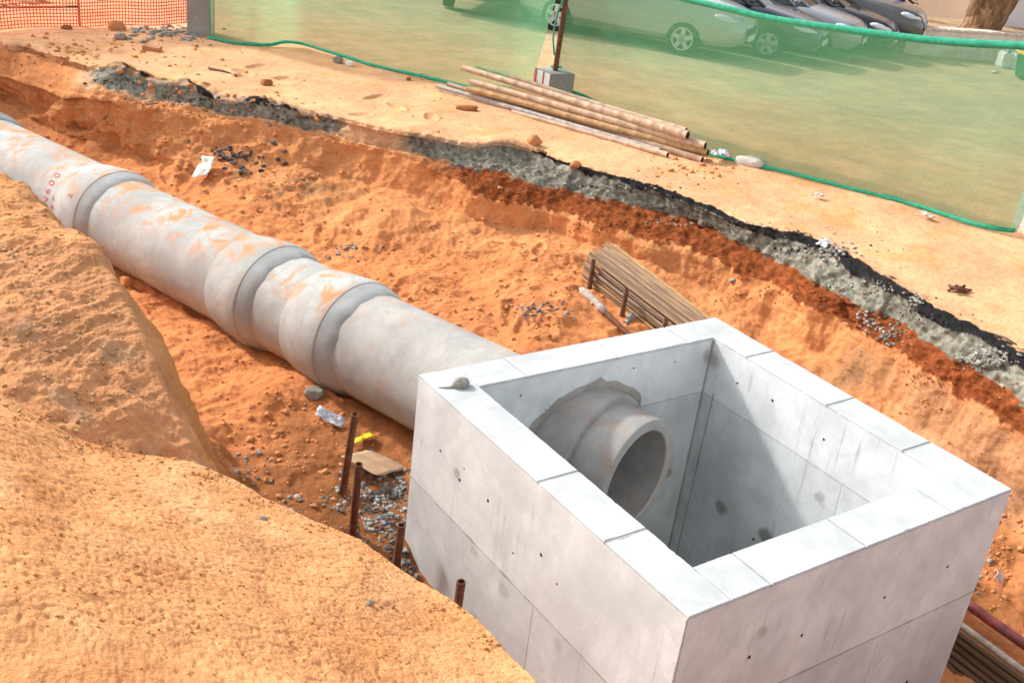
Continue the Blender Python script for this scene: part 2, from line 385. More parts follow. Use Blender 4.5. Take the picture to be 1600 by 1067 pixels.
# crumbling undercut of the asphalt and the gravel base
h += -wE*bumpw(vv, 6.0, 7.2, .2)*.03*(1+np.sign(gn(G0*2.2)))*.5
GP = G0+n0*h[..., None]*near[..., None]
# footprints and shovel scrapes on the sand
_fr = np.random.default_rng(21)
for _ in range(130):
    fx, fy = (_fr.uniform(-.9, 3.6), _fr.uniform(2.5, 10.5)) if _ < 90 else (_fr.uniform(2, 7), _fr.uniform(2.5, 12))
    th = _fr.uniform(0, PI); dx = GP[..., 0]-fx; dy = GP[..., 1]-fy
    a_ = dx*math.cos(th)+dy*math.sin(th); b_ = -dx*math.sin(th)+dy*math.cos(th)
    e = (a_/_fr.uniform(.12, .2))**2+(b_/_fr.uniform(.05, .09))**2
    k_ = np.where((vv > 2.9) & (vv < 4.9) | (vv > 9.6) & (vv < 14.5), 1, 0)*(.15 if _ >= 90 else 1)
    GP[..., 2] += k_*(-.030*np.exp(-e*e)+.012*np.exp(-(e-1.6)**2*2.5))
# heap of sand between pipe and cut face, pockets at the toe
def bump_xy(P, x, y, r, a):
    d2 = ((P[..., 0]-x)**2+(P[..., 1]-y)**2)/r**2
    P[..., 2] += a*np.exp(-d2)
for x, y, r, a in ((2.2, 6.6, .55, .13), (2.55, 4.6, .5, .10), (1.55, 4.3, .35, -.08), (1.9, 5.4, .3, .08), (1.0, 7.6, .5, .12), (2.9, 5.5, .35, .08), (.0, 4.1, .35, .07), (-.35, 5.0, .3, .06), (.55, 10.3, .35, .13), (1.2, 9.7, .3, .08), (3.0, 7.5, .3, .06), (3.6, 6.9, .25, .07), (5.45, 8.9, .5, .10), (4.9, 8.9, .5, .06), (1.75, 8.9, .3, .05)):
    bump_xy(GP, x, y, r, a)
inside = (GP[..., 0] > .06) & (GP[..., 0] < CW-.06) & (GP[..., 1] > .06) & (GP[..., 1] < CL-.06) & (vv > 8.5)
GP[..., 2] = np.where(inside, -2.75, GP[..., 2])
# earth colours: real soil layers
sand_top = np.array([.69, .375, .20]); sand_wall = np.array([.62, .255, .10]); sand_floor = np.array([.60, .225, .085]); moist = np.array([.27, .105, .04])
later = np.array([.235, .066, .022]); base = np.array([.215, .20, .155]); asph = np.array([.022, .021, .021]); lot = np.array([.52, .40, .235])
nz = .30*fbm(G0, 3.2, 5, .6); nzf = .16*fbm(G0, 20, 3)
V = vv+nz*bumpw(vv, 4.7, 8.7, .4)+nzf
def sm(x, a, b): t = np.clip((x-a)/(b-a), 0, 1); return t*t*(3-2*t)
def lerp(a, b, t): return a*(1-t[..., None])+b*t[..., None]
colr = np.broadcast_to(sand_top, G0.shape).copy()
red = np.clip(sm(fbm(G0, 2.5, 4), .05, .5)+.8*sm(fbm(G0*np.array([1, 1, 1])+2, 9, 4), .22, .5), 0, 1); colr = lerp(colr, np.array([.60, .30, .11]), red*.6)
colr = lerp(colr, lot, sm(-vv, -2.9, -2.3))
colr = lerp(colr, sand_wall, sm(vv, 7.1, 7.5)); colr = lerp(colr, sand_floor, sm(vv+nz*2, 9.3, 10.4))
left = np.clip((1.25-cc)/.2, 0, 1)
colr = lerp(colr, sand_wall*1.05, left*sm(vv, 5.2, 6.5))
# asphalt, gravel base and laterite, patchy at the left where sand has slid over them
patch = fbm(G0, 1.7, 3)
a_on = exposed*np.where(cc < 8.3, sm(patch+.4*fbm(G0, 6, 3), .18, .32)*np.where(cc > 5.3, .0, 1), 1)
g_on = exposed*np.where(cc < 7.0, sm(patch+.25*fbm(G0, 7, 3), -.34, -.08), 1)*(1-.75*bumpw(cc, 5.35, 6.3, .3))
r_on = np.clip((cc-6.3)/.9, 0, 1)
wa = bumpw(V, 5.0+.35*np.clip((12.8-cc)/3, 0, 1), 6.02, .06)*a_on
wg = bumpw(V, 5.98, 7.0, .06)*g_on
wg2 = bumpw(V, 5.4, 6.02, .1)*g_on*(1-a_on)*sm(patch, -.3, .1)*sm(cc, 1.6, 2.2)
wr = bumpw(V, 6.98, 8.0, .06)*r_on
gcol = base[None, None]*(1+1.0*np.clip(fbm(G0, 17, 4, .7), -.75, 1.0))[..., None]
lcol = later[None, None]*(1+.8*np.clip(fbm(G0+3, 15, 4, .7), -.7, .9))[..., None]
colr = colr*(1-wg[..., None])+gcol*wg[..., None]
colr = colr*(1-.6*wg2[..., None])+gcol*.6*wg2[..., None]
colr = colr*(1-wr[..., None])+lcol*wr[..., None]
colr = lerp(colr, asph, wa)
# dirty, moist soil by the chamber and dark debris on the slumped bank
xy = G0[..., :2]
def spot(x, y, r): return np.exp(-(((xy[..., 0]-x)**2+(xy[..., 1]-y)**2)/r**2))
dirt = np.clip(1.5*spot(-.3, 2.2, .85)+.9*spot(.05, 3.15, .45)+.8*spot(-.5, 3.1, .45)+.9*spot(3.2, .7, .7)+.7*spot(4.1, .95, .4), 0, 1)*sm(vv, 8.3, 9)
colr = lerp(colr, moist, np.clip(dirt*(1+1.2*fbm(G0, 3, 3)), 0, .92))
deb = np.clip(spot(1.75, 7.7, .55)+.6*spot(1.2, 8.4, .4)+.5*spot(2.6, 6.9, .35), 0, 1)*sm(fbm(G0, 5, 4), -.15, .35)*sm(vv, 8, 8.6)
colr = lerp(colr, np.array([.30, .17, .085]), deb*.75)
hollow_shade = spot(4.35, 2.25, .45)*sm(vv, 8, 8.5)*sm(gn(G0*np.array([2.5, 2.5, .6])), -.2, .3)  # shadowed hollow in the cut face, painted as a dark patch
colr = lerp(colr, np.array([.27, .17, .09]), hollow_shade*.85)
colr = lerp(colr, np.array([.47, .245, .125]), .75*sm(cc+.5*fbm(G0, 2, 3), 13.9, 14.7)*sm(V, 7.9, 8.3)*sm(-vv, -9.6, -9.2))
tone = sm(fbm(G0, 1.1, 3), -.4, .5)
colr = colr*(.90+.16*tone)[..., None]
ground = grid_obj('ground', GP, EARTH, color=colr); ground['kind'] = 'structure'

# ------------------------------------------------------------------ the foreground mound of loose orange sand
def sheet(name, rws, nv, nu, disp, colf, sms=10):
    U = np.linspace(0, 1, nu); R2 = []
    for r in rws:
        P = np.array(r, float); L = np.r_[0, np.cumsum(np.linalg.norm(np.diff(P[:, :2], axis=0), axis=1)+1e-6)]; L /= L[-1]
        Q = np.stack([np.interp(U, L, P[:, i]) for i in range(3)], -1)
        k = np.exp(-.5*(np.arange(-3*sms, 3*sms+1)/sms)**2); k /= k.sum()
        pad = np.concatenate([2*Q[:1]-Q[1:3*sms+1][::-1], Q, 2*Q[-1:]-Q[-3*sms-1:-1][::-1]])
        R2.append(np.stack([np.convolve(pad[:, i], k, 'valid') for i in range(3)], -1))
    out = []; V = []
    for i in range(len(R2)-1):
        for t in np.arange(nv[i])/nv[i]: out.append(R2[i]*(1-t)+R2[i+1]*t); V.append(i+t)
    out.append(R2[-1]); V.append(len(R2)-1)
    P = np.array(out)
    for _ in range(25):
        A = P.copy(); A[1:-1] = .25*P[:-2]+.5*P[1:-1]+.25*P[2:]; P = A
    n = normals(P); V = np.broadcast_to(np.array(V)[:, None], P.shape[:2])
    h, c = disp(P, V), colf(P, V)
    o = grid_obj(name, P+n*h[..., None], EARTH, color=c); o['kind'] = 'structure'
    return o
def pz(*a): return [onz(x, y, z) for x, y, z in a]
crest = pz((-260, 520, .80), (-120, 560, .74), (0, 611, .64), (60, 645, .54), (130, 682, .42), (200, 700, .30), (290, 716, .20), (350, 738, .12), (420, 776, .05), (460, 790, .02), (500, 812, -.01), (560, 838, -.05), (600, 862, -.08), (650, 905, -.11), (700, 935, -.12), (760, 977, -.10), (800, 1015, -.07), (825, 1045, -.05), (850, 1085, -.02), (900, 1200, .05), (960, 1400, .15))
mid1 = pz((-260, 640, .92), (0, 720, .82), (130, 790, .62), (290, 830, .42), (420, 880, .25), (500, 920, .18), (600, 960, .08), (700, 1020, .0), (760, 1060, .0), (800, 1110, .02), (850, 1220, .1), (920, 1450, .2))
mid2 = pz((-260, 900, 1.08), (0, 950, .98), (150, 980, .85), (300, 1020, .66), (450, 1060, .48), (600, 1110, .30), (700, 1160, .22), (770, 1220, .22), (830, 1330, .25), (900, 1600, .35))
mid3 = [(-3.3, -1.0, 1.18), (-2.6, -1.1, 1.14), (-2.0, -1.1, .95), (-1.5, -1.2, .7), (-1.0, -1.5, .5), (-.7, -2.2, .45)]
back = [(-5.5, -5, 1.1), (-3.5, -5, 1.15), (-2.5, -5, 1.1), (-1.5, -5, .9), (-.8, -5, .7), (-.4, -5, .5)]
cr = np.array(crest)
tn = np.gradient(cr[:, :2], axis=0); nn = np.stack([-tn[:, 1], tn[:, 0]], -1); nn /= np.linalg.norm(nn, axis=1)[:, None]
nn = np.where((nn@np.array([.6, .8]))[:, None] < 0, -nn, nn)
def beyond(d, dz, zmin=None):
    Q = cr.copy(); Q[:, :2] += nn*d; Q[:, 2] += dz
    if zmin is not None: Q[:, 2] = zmin
    return Q
def mound_disp(P, V):
    return .04*fbm(P, 1.1, 3)+.012*fbm(P, 3.5, 3)+.005*fbm(P, 11, 3)+.003*ridged(P, 34, 2)-.014*np.clip(gn(P*41)-.10, 0, 1)-.010*np.clip(gn(P*63+7)-.12, 0, 1)+.002*fbm(P, 80, 2)
def mound_col(P, V):
    c = np.broadcast_to(np.array([.69, .32, .135]), P.shape).copy()
    c = lerp(c, np.array([.58, .235, .088]), sm(fbm(P, 1.6, 4), -.05, .5)*.7)
    c = lerp(c, np.array([.72, .39, .195]), sm(fbm(P+5, 2.2, 4), .0, .55)*.6)
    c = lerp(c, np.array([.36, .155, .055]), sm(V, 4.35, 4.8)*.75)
    return c
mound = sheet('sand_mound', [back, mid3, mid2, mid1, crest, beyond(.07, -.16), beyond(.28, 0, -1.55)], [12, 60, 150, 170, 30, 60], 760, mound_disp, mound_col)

# ------------------------------------------------------------------ brown spoil bank between mound and pipe
crest = pz((-330, 190, .75), (-150, 218, .68), (0, 262, .60), (30, 285, .58), (60, 312, .56), (100, 350, .53), (130, 386, .50), (160, 425, .45), (190, 470, .40), (215, 515, .34), (240, 570, .26), (262, 620, .18), (285, 680, .08), (310, 740, -.02), (340, 810, -.12))
m1 = pz((-330, 260, .72), (-150, 290, .66), (0, 330, .58), (40, 370, .54), (80, 425, .48), (120, 490, .40), (150, 550, .33), (180, 610, .25), (205, 660, .17), (235, 720, .06), (270, 790, -.06), (300, 860, -.15))
m2 = pz((-330, 420, .60), (-150, 440, .55), (0, 470, .48), (40, 520, .42), (80, 580, .34), (110, 640, .25), (140, 700, .15), (170, 760, .05), (200, 830, -.05), (240, 900, -.15))
m3 = pz((-330, 640, .42), (-150, 660, .40), (0, 680, .34), (40, 720, .28), (80, 780, .18), (110, 830, .08), (150, 900, .0), (200, 980, -.1))
cr = np.array(crest)
tn = np.gradient(cr[:, :2], axis=0); nn = np.stack([-tn[:, 1], tn[:, 0]], -1); nn /= np.linalg.norm(nn, axis=1)[:, None]
nn = np.where((nn@np.array([.9, .4]))[:, None] < 0, -nn, nn)
def bank_disp(P, V):
    D = P@np.array([[.8, .5, 0], [-.5, .8, 0], [0, 0, 1.]]).T
    return .085*fbm(P, 1.5, 3)+.045*ridged(D*np.array([.7, 2.2, 1]), 2.6, 4)+.018*fbm(P, 9, 4)+.008*ridged(P, 26, 3)-.012*np.clip(gn(P*30)-.12, 0, 1)
def bank_col(P, V):
    c = np.broadcast_to(np.array([.57, .265, .12]), P.shape).copy()
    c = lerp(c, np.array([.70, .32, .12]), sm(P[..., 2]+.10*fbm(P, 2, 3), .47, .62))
    c = lerp(c, np.array([.45, .215, .10]), sm(fbm(P, 2.1, 4), .0, .45)*.75)
    c = lerp(c, np.array([.44, .28, .165]), sm(fbm(P+9, 3.0, 4), .12, .5)*.6)
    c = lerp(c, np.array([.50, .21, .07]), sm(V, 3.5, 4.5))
    return c
bank = sheet('earth_bank', [m3, m2, m1, crest, beyond(.10, -.18), beyond(.34, -.75), beyond(.5, 0, -1.6)], [60, 120, 120, 24, 30, 30], 520, bank_disp, bank_col, 6)

# resting things on the ground: first surface met along a sight line, or straight down
dg = bpy.context.evaluated_depsgraph_get()
def bvh(objs):
    V, F, b = [], [], 0
    for o in objs:
        n = len(o.data.vertices); a = np.empty(n*3); o.data.vertices.foreach_get('co', a); V.append(a.reshape(-1, 3))
        q = np.empty(len(o.data.polygons)*4, np.int32); o.data.loops.foreach_get('vertex_index', q); F.append(q.reshape(-1, 4)+b); b += n
    return BVHTree.FromPolygons(np.concatenate(V).tolist(), np.concatenate(F).tolist())
BV = bvh([ground, mound, bank]); BVG = bvh([ground])
def spot_at(x, y):
    d = Vector(ray(x, y)).normalized(); p, n, i, t = BV.ray_cast(Vector(CAM), d)
    if n is not None and n.dot(d) > 0: n = -n
    return p, n
def drop(x, y, z=3):
    p, n, i, t = BV.ray_cast(Vector((x, y, z)), Vector((0, 0, -1)))
    return p, n

# ================================================================== MATERIALS of things
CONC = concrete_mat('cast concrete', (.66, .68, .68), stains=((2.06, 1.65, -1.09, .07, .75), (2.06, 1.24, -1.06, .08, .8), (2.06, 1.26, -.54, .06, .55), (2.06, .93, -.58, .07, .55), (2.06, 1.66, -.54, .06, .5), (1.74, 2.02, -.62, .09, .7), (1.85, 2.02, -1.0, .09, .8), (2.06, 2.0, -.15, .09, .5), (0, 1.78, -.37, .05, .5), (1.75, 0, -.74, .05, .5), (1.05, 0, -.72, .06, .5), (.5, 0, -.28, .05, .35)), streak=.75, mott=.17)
CONC_LOW = concrete_mat('lower lift concrete', (.595, .615, .615), stains=((0, 1.55, -.72, .06, .3), (0, 1.25, -.78, .07, .3), (0, .75, -.75, .06, .25), (1.0, 0, -.9, .06, .4), (2.06, 1.65, -1.09, .07, .75), (2.06, 1.24, -1.06, .08, .8), (1.74, 2.02, -.62, .09, .7), (1.85, 2.02, -1.0, .09, .8), (2.06, .93, -.58, .06, .5)), streak=.6, mott=.2)  # darker tone and left-face spots paint in mound shade; other spots are stains
RIM = concrete_mat('rim concrete', (.525, .54, .54), streak=0, mott=.2, pits=True)
PIPE = concrete_mat('pipe concrete', (.425, .425, .40), dust=.95, dustcol=(.52, .235, .09), streak=.25, mott=.24, rust=.10)
STUB = concrete_mat('pipe end concrete', (.40, .39, .37), dust=.15, streak=.15, mott=.22, rust=.28)
MORT = concrete_mat('mortar', (.39, .40, .39), streak=.2, mott=.22, pits=False)
MORTD = concrete_mat('damp mortar', (.36, .335, .295), streak=.0, mott=.3, pits=False)
HOLE = plain('dark hole', (.03, .028, .026), rough=1, spec=0)
RUST = plain('rusty iron', (.135, .055, .028), rough=.8, spec=.3, var=.4, scale=25, bump=.3, dirt=((.25, .13, .07), .5))
RUSTIN = plain('tube inside', (.03, .016, .01), rough=1, spec=0)

# ================================================================== CONCRETE CHAMBER
ch = thing('concrete_chamber', 'square open-topped cast concrete chamber with a pipe end sticking into it', 'manhole chamber')
def ring_prism(o, i, z0, z1, hole=None):
    """rectangular ring wall: outer rect o, inner rect i = (x0,x1,y0,y1)"""
    bm = bmesh.new()
    def rect(r, z): return [bm.verts.new(p) for p in ((r[0], r[2], z), (r[1], r[2], z), (r[1], r[3], z), (r[0], r[3], z))]
    ob, ot, ib, it = rect(o, z0), rect(o, z1), rect(i, z0), rect(i, z1)
    for k in range(4):
        j = (k+1) % 4
        bm.faces.new((ob[k], ob[j], ot[j], ot[k])); bm.faces.new((ib[j], ib[k], it[k], it[j]))
        bm.faces.new((ot[k], ot[j], it[j], it[k])); bm.faces.new((ib[k], ib[j], ob[j], ob[k]))
    bmesh.ops.recalc_face_normals(bm, faces=bm.faces)
    if o[0] == 0: bmesh.ops.bevel(bm, geom=[bm.edges.get((ob[k], ot[k])) for k in range(4)], offset=.007, segments=2, affect='EDGES')
    return bm
def cut_pipe(o, r):
    bm = bmesh.new()
    tube(bm, [PA-PD*.6, PA+PD*1.0], r, 48)
    cu = bm_obj('cutter', bm, None)
    m = o.modifiers.new('hole', 'BOOLEAN'); m.operation = 'DIFFERENCE'; m.solver = 'EXACT'; m.object = cu
    me = bpy.data.meshes.new_from_object(o.evaluated_get(bpy.context.evaluated_depsgraph_get()))
    o.modifiers.clear(); old = o.data; o.data = me; bpy.data.objects.remove(cu); bpy.data.meshes.remove(old)
O = (0, CW, 0, CL); I = (CT, CW-CT, CT, CL-CT)
mo = (.122, CW-.122, .122, CL-.122); mi_ = (.126, CW-.126, .126, CL-.126)
RT = .016
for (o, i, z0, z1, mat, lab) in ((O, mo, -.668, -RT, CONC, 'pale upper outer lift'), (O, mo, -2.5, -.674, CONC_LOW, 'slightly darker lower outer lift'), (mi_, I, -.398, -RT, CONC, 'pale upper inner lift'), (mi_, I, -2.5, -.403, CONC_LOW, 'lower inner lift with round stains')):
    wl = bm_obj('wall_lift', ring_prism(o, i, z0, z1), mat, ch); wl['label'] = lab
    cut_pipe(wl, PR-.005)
bm = bmesh.new(); bm_box(bm, .02, CW-.02, .02, CL-.02, -2.7, -2.503); bm_obj('base_slab', bm, CONC_LOW, ch)
# rim made of separately trowelled lengths with open joints, edges chipped
def rim_slab(x0, x1, y0, y1, seed):
    nx = max(2, int((x1-x0)/.02)); ny = max(2, int((y1-y0)/.02))
    b = []
    for k in range(nx): b.append((x0+(x1-x0)*k/nx, y0))
    for k in range(ny): b.append((x1, y0+(y1-y0)*k/ny))
    for k in range(nx): b.append((x1-(x1-x0)*k/nx, y1))
    for k in range(ny): b.append((x0, y1-(y1-y0)*k/ny))
    b = np.array(b); c3 = np.c_[b, np.full(len(b), seed*3.7)]
    n1 = gn(c3*9); n2 = gn(c3*45)
    jit = np.abs(.004*n1+.0035*n2)+np.where(gn(c3*14+5) > .34, .006, 0)
    cx, cy = (x0+x1)/2, (y0+y1)/2
    d = np.sign(np.array([cx, cy])-b); edge = np.minimum(np.abs(b-[x0, y0]), np.abs(b-[x1, y1]))
    inn = np.where(edge < 1e-6, d, 0)
    bm = bmesh.new()
    r0 = [bm.verts.new((*(p+q*.0012), -RT+.0004)) for p, q in zip(b, inn)]
    r1 = [bm.verts.new((*(p+q*(.0012+j*.5)), -.004)) for p, q, j in zip(b, inn, jit)]
    r2 = [bm.verts.new((*(p+q*(.004+j)), -.0002+.001*v)) for p, q, j, v in zip(b, inn, jit, n1)]
    n = len(b)
    for a, c in ((r0, r1), (r1, r2)):
        for k in range(n): bm.faces.new((a[k], a[(k+1) % n], c[(k+1) % n], c[k]))
    bm.faces.new(r2); bm.faces.new(r0[::-1])
    return bm_obj('rim_slab', bm, RIM, ch)
G = .0055
def run(cuts, fixed, axis, s0):
    for c in cuts[1:-1]:
        bm = bmesh.new(); a0, a1 = fixed[0]+.003, fixed[1]-.003
        if axis == 'y': bm_box(bm, a0, a1, c-G*.9, c+G*.9, -RT+.0005, -.0045)
        else: bm_box(bm, c-G*.9, c+G*.9, a0, a1, -RT+.0005, -.0045)
        bm_obj('rim_joint', bm, MORT, ch)
    for k, (a, b) in enumerate(zip(cuts, cuts[1:])):
        a2 = a+(G if k else 0); b2 = b-(G if k < len(cuts)-2 else 0)
        if axis == 'y': rim_slab(fixed[0], fixed[1], a2, b2, s0+k)
        else: rim_slab(a2, b2, fixed[0], fixed[1], s0+k)
run([0, .558, 1.085, CL], (0, CT), 'y', 1)
run([CT+.0005, .49, 1.13, 1.80, CW-CT-.0005], (0, CT), 'x', 5)
run([0, .515, 1.06, 1.725, CL], (CW-CT, CW), 'y', 10)
run([CT+.0005, .58, 1.265, 1.85, CW-CT-.0005], (CL-CT, CL), 'x', 15)
# joint fins, seams, tie holes
def ragged_strip(pts, nrm, w0, w1, thick, seed, mat, name, parent, thr=-.15):
    """irregular squeezed-out mortar along a line on a wall"""
    pts = np.array(pts, float); L = np.r_[0, np.cumsum(np.linalg.norm(np.diff(pts, axis=0), axis=1))]
    n = max(8, int(L[-1]/.014)); s = np.linspace(0, L[-1], n)
    C0 = np.stack([np.interp(s, L, pts[:, i]) for i in range(3)], -1)
    tang = np.gradient(C0, axis=0); tang /= np.linalg.norm(tang, axis=1)[:, None]
    nrm = np.array(nrm, float); side = np.cross(nrm, tang)
    sd = np.c_[s, np.full(n, seed*5.1), np.zeros(n)]
    a = gn(sd*[6, 1, 1]); b = gn(sd*[31, 1, 1]+3); c = gn(sd*[23, 1, 1]+9)
    up = w0+(w1-w0)*np.clip((a-thr)*1.6, 0, 1)*(.6+.6*np.abs(b)); dn = w0+(w1-w0)*np.clip((a-thr)*1.6, 0, 1)*(.6+.9*np.abs(c))
    bm = bmesh.new()
    R = [[bm.verts.new(C0[k]+side[k]*up[k]-nrm*.003), bm.verts.new(C0[k]+side[k]*up[k]*.5+nrm*thick*(.7+.6*abs(b[k]))), bm.verts.new(C0[k]-side[k]*dn[k]*.4+nrm*thick*(.6+.7*abs(c[k]))), bm.verts.new(C0[k]-side[k]*dn[k]-nrm*.003)] for k in range(n)]
    for r0, r1 in zip(R, R[1:]):
        for k in range(3): bm.faces.new((r0[k], r0[k+1], r1[k+1], r1[k]))
    return bm_obj(name, bm, mat, parent)
JM = concrete_mat('joint mortar', (.36, .345, .31), streak=0, mott=.3, pits=False)
ragged_strip([(0, 0, -.672), (0, CL, -.672)], (-1, 0, 0), .003, .034, .0025, 1, JM, 'joint_mortar', ch, .0)
ragged_strip([(0, 0, -.672), (CW, 0, -.672)], (0, -1, 0), .003, .030, .0025, 2, JM, 'joint_mortar', ch, .03)
ragged_strip([(CW-CT, CT, -.4), (CW-CT, CL-CT, -.4)], (-1, 0, 0), .002, .010, .002, 3, MORT, 'joint_mortar', ch, .1)
ragged_strip([(CT, CL-CT, -.4), (CW-CT, CL-CT, -.4)], (0, -1, 0), .002, .010, .002, 4, MORT, 'joint_mortar', ch, .1)
ragged_strip([(CW-CT, CL-CT-.10, -.36), (CW-CT, CL-CT-.085, -1.7)], (-1, 0, 0), .004, .011, .004, 5, MORTD, 'formwork_seam', ch, -.2)
ragged_strip([(CW-CT-.006, CL-CT-.006, -.02), (CW-CT-.006, CL-CT-.006, -1.7)], (-.7, -.7, 0), .006, .016, .003, 6, MORTD, 'formwork_seam', ch, -.1)
for pts, nr, sd in ((((0, .98, -.68), (0, .97, -1.4)), (-1, 0, 0), 21), (((1.12, 0, -.38), (1.10, 0, -.62)), (0, -1, 0), 22), (((.62, 0, -.7), (.60, 0, -1.1)), (0, -1, 0), 23), (((1.5, 0, -.72), (1.49, 0, -1.2)), (0, -1, 0), 24), (((CW-CT, .82, -.41), (CW-CT, .81, -.8)), (-1, 0, 0), 25)):
    ragged_strip(pts, nr, .0015, .004, .0012, sd, MORT, 'formwork_seam', ch, 0)
def tie_hole(p, nrm, r):
    bm = bmesh.new(); n = Vector(nrm)
    tube(bm, [Vector(p)-n*.01, Vector(p)+n*.0012], [r, r], 9)
    for v in bm.verts: v.co += Vector((random.uniform(-1, 1), random.uniform(-1, 1), random.uniform(-1, 1)))*r*.12
    bm_obj('form_tie_hole', bm, HOLE, ch)
for y, z, r in ((1.97, -.33, .008), (1.75, -.39, .009), (1.47, -.35, .010), (.98, -.36, .010), (.83, -.43, .006), (1.72, -.30, .005), (1.2, -.5, .006)): tie_hole((0, y, z), (-1, 0, 0), r)
for x, z, r in ((.47, -.40, .010), (.82, -.41, .009), (1.42, -.40, .009), (1.93, -.38, .009), (1.93, -1.17, .011), (.3, -.95, .009), (1.2, -1.0, .009)): tie_hole((x, 0, z), (0, -1, 0), r)
for y, z, r in ((1.33, -1.14, .010), (1.45, -.17, .009), (1.02, -.21, .008), (1.75, -.2, .007), (.75, -.62, .008)): tie_hole((CW-CT, y, z), (-1, 0, 0), r)
for x, z, r in ((.55, -.12, .007), (.75, -.26, .005), (1.02, -.16, .007), (1.4, -.10, .006), (.5, -.3, .005), (1.75, -.12, .006)): tie_hole((x, CL-CT, z), (0, -1, 0), r)
bm = rock_mesh(5, 3, .5, .75, 5); lump = bm_obj('mortar_lump', bm, MORTD, ch, True); lump.scale = (.055, .045, .045); lump.location = (.15, 2.07, .018); lump['label'] = 'grey brown blob of hardened mortar on the rim corner'
bm = rock_mesh(8, 3, .5, .3, 5); lump = bm_obj('mortar_lump', bm, RIM, ch, True); lump.scale = (.075, .05, .05); lump.location = (.11, 2.10, .0); lump['label'] = 'flat pale smear of mortar beside the blob'
# damp mortar packed round the pipe where it passes through the wall
def around(t, ang, r):
    U = np.array([0, 0, 1.0])-PD*PD[2]; U /= np.linalg.norm(U); S = np.cross(PD, U)
    return PA+PD*t+(S*math.cos(ang)+U*math.sin(ang))*r
def wall_ring(r0, r1f, thick, mat, name, seed, yw):
    bm = bmesh.new(); n = 90; R = []
    for k in range(n):
        a = 2*PI*k/n; c = around(0, a, 1)-PA
        d = np.array([c[0], 0, c[2]])
        e = np.array([math.cos(a*2+seed), math.sin(a*3), seed])
        j = float(gn((np.array([math.cos(a), math.sin(a), seed*.3])*3.2)[None])[0]); j2 = float(gn((np.array([math.cos(a), math.sin(a), seed])*14)[None])[0])
        ro = r1f(a, j, j2)
        base_ = np.array([PA[0], yw, PA[2]])
        x = lambda rr, t: bm.verts.new(base_+np.array([d[0]/.96, 0, d[2]])*rr+np.array([0, -t, 0]))
        R.append([x(r0, thick), x((r0+ro)/2, thick*(1+.4*j2)), x(ro-.006, thick*.5), x(ro, -.002)])
    for k in range(n):
        a, b = R[k], R[(k+1) % n]
        for q in range(3): bm.faces.new((a[q], b[q], b[q+1], a[q+1]))
    return bm_obj(name, bm, mat, ch)
wall_ring(PR+.045, lambda a, j, j2: PR+.100+max(0, j)*.12*(1 if math.cos(a) < -.1 or math.cos(a) > .1 else .3)*(1.0 if math.sin(a) > -.3 else .3)+.012*j2, .007, MORTD, 'mortar_collar', 2, CL-CT)

# ================================================================== PIPES
def lathe(prof, seg=72, jitter=0.0, seed=0):
    bm = bmesh.new(); R = []
    for (t, r) in prof:
        ring = []
        for k in range(seg):
            a = 2*PI*k/seg
            ring.append(bm.verts.new(around(t, a, r)))
        R.append(ring)
    for r0, r1 in zip(R, R[1:]):
        for k in range(seg): bm.faces.new((r0[k], r1[k], r1[(k+1) % seg], r0[(k+1) % seg]))
    return bm
def pipe_obj(name, prof, mat, parent, seg=72):
    bm = lathe(prof, seg); o = bm_obj(name, bm, mat, parent, False)
    for p in o.data.polygons: p.use_smooth = True
    o.data.set_sharp_from_angle(angle=math.radians(28))
    return o
RI = .314; RB = .446
def sub_prof(a, n=10):
    out = []
    for (t0, r0), (t1, r1) in zip(a, a[1:]):
        for k in range(n): out.append((t0+(t1-t0)*k/n, r0+(r1-r0)*k/n))
    out.append(a[-1]); return out
def pipe_section(t0, t1, label, bell=True, first=False):
    """one pipe: spigot end far away at t1 (sits in the next bell), bell end at t0 towards the chamber"""
    root = thing('concrete_pipe', label, 'concrete pipe', around(t0, PI*1.5, PR), 0, 'concrete pipes laid end to end in the trench')
    inv = Matrix.Translation(root.location).inverted()
    def add(*a, **k):
        o = pipe_obj(*a, **k); o.matrix_parent_inverse = inv; return o
    if first:
        add('barrel', [(t1+.06, RI), (t1+.06, PR)]+sub_prof([(t1, PR), (t0+.012, PR)], 8)+[(t0+.003, PR-.004), (t0, PR-.012), (t0, RI+.008), (t0+.008, RI)]+sub_prof([(t0+.05, RI), (t1+.06, RI)], 6), STUB, root)
        s = add('sleeve', [(.22, PR-.002), (.22, PR+.056), (-.13, PR+.05), (-.155, PR+.046), (-.162, PR+.035), (-.164, PR-.002)], STUB, root)
        return root
    add('barrel', [(t1+.06, RI), (t1+.06, PR)]+sub_prof([(t1, PR), (t0+.435, PR)], 8)+[(t0+.435, RI)]+sub_prof([(t0+.435, RI), (t1+.06, RI)], 4), PIPE, root)
    b = add('bell', [(t0+.441, PR+.0005), (t0+.43, PR+.010), (t0+.33, PR+.030), (t0+.22, RB-.014), (t0+.12, RB-.003), (t0+.02, RB), (t0+.004, RB-.004), (t0, RB-.012), (t0, PR+.004), (t0+.12, PR+.004)], PIPE, root)
    return root
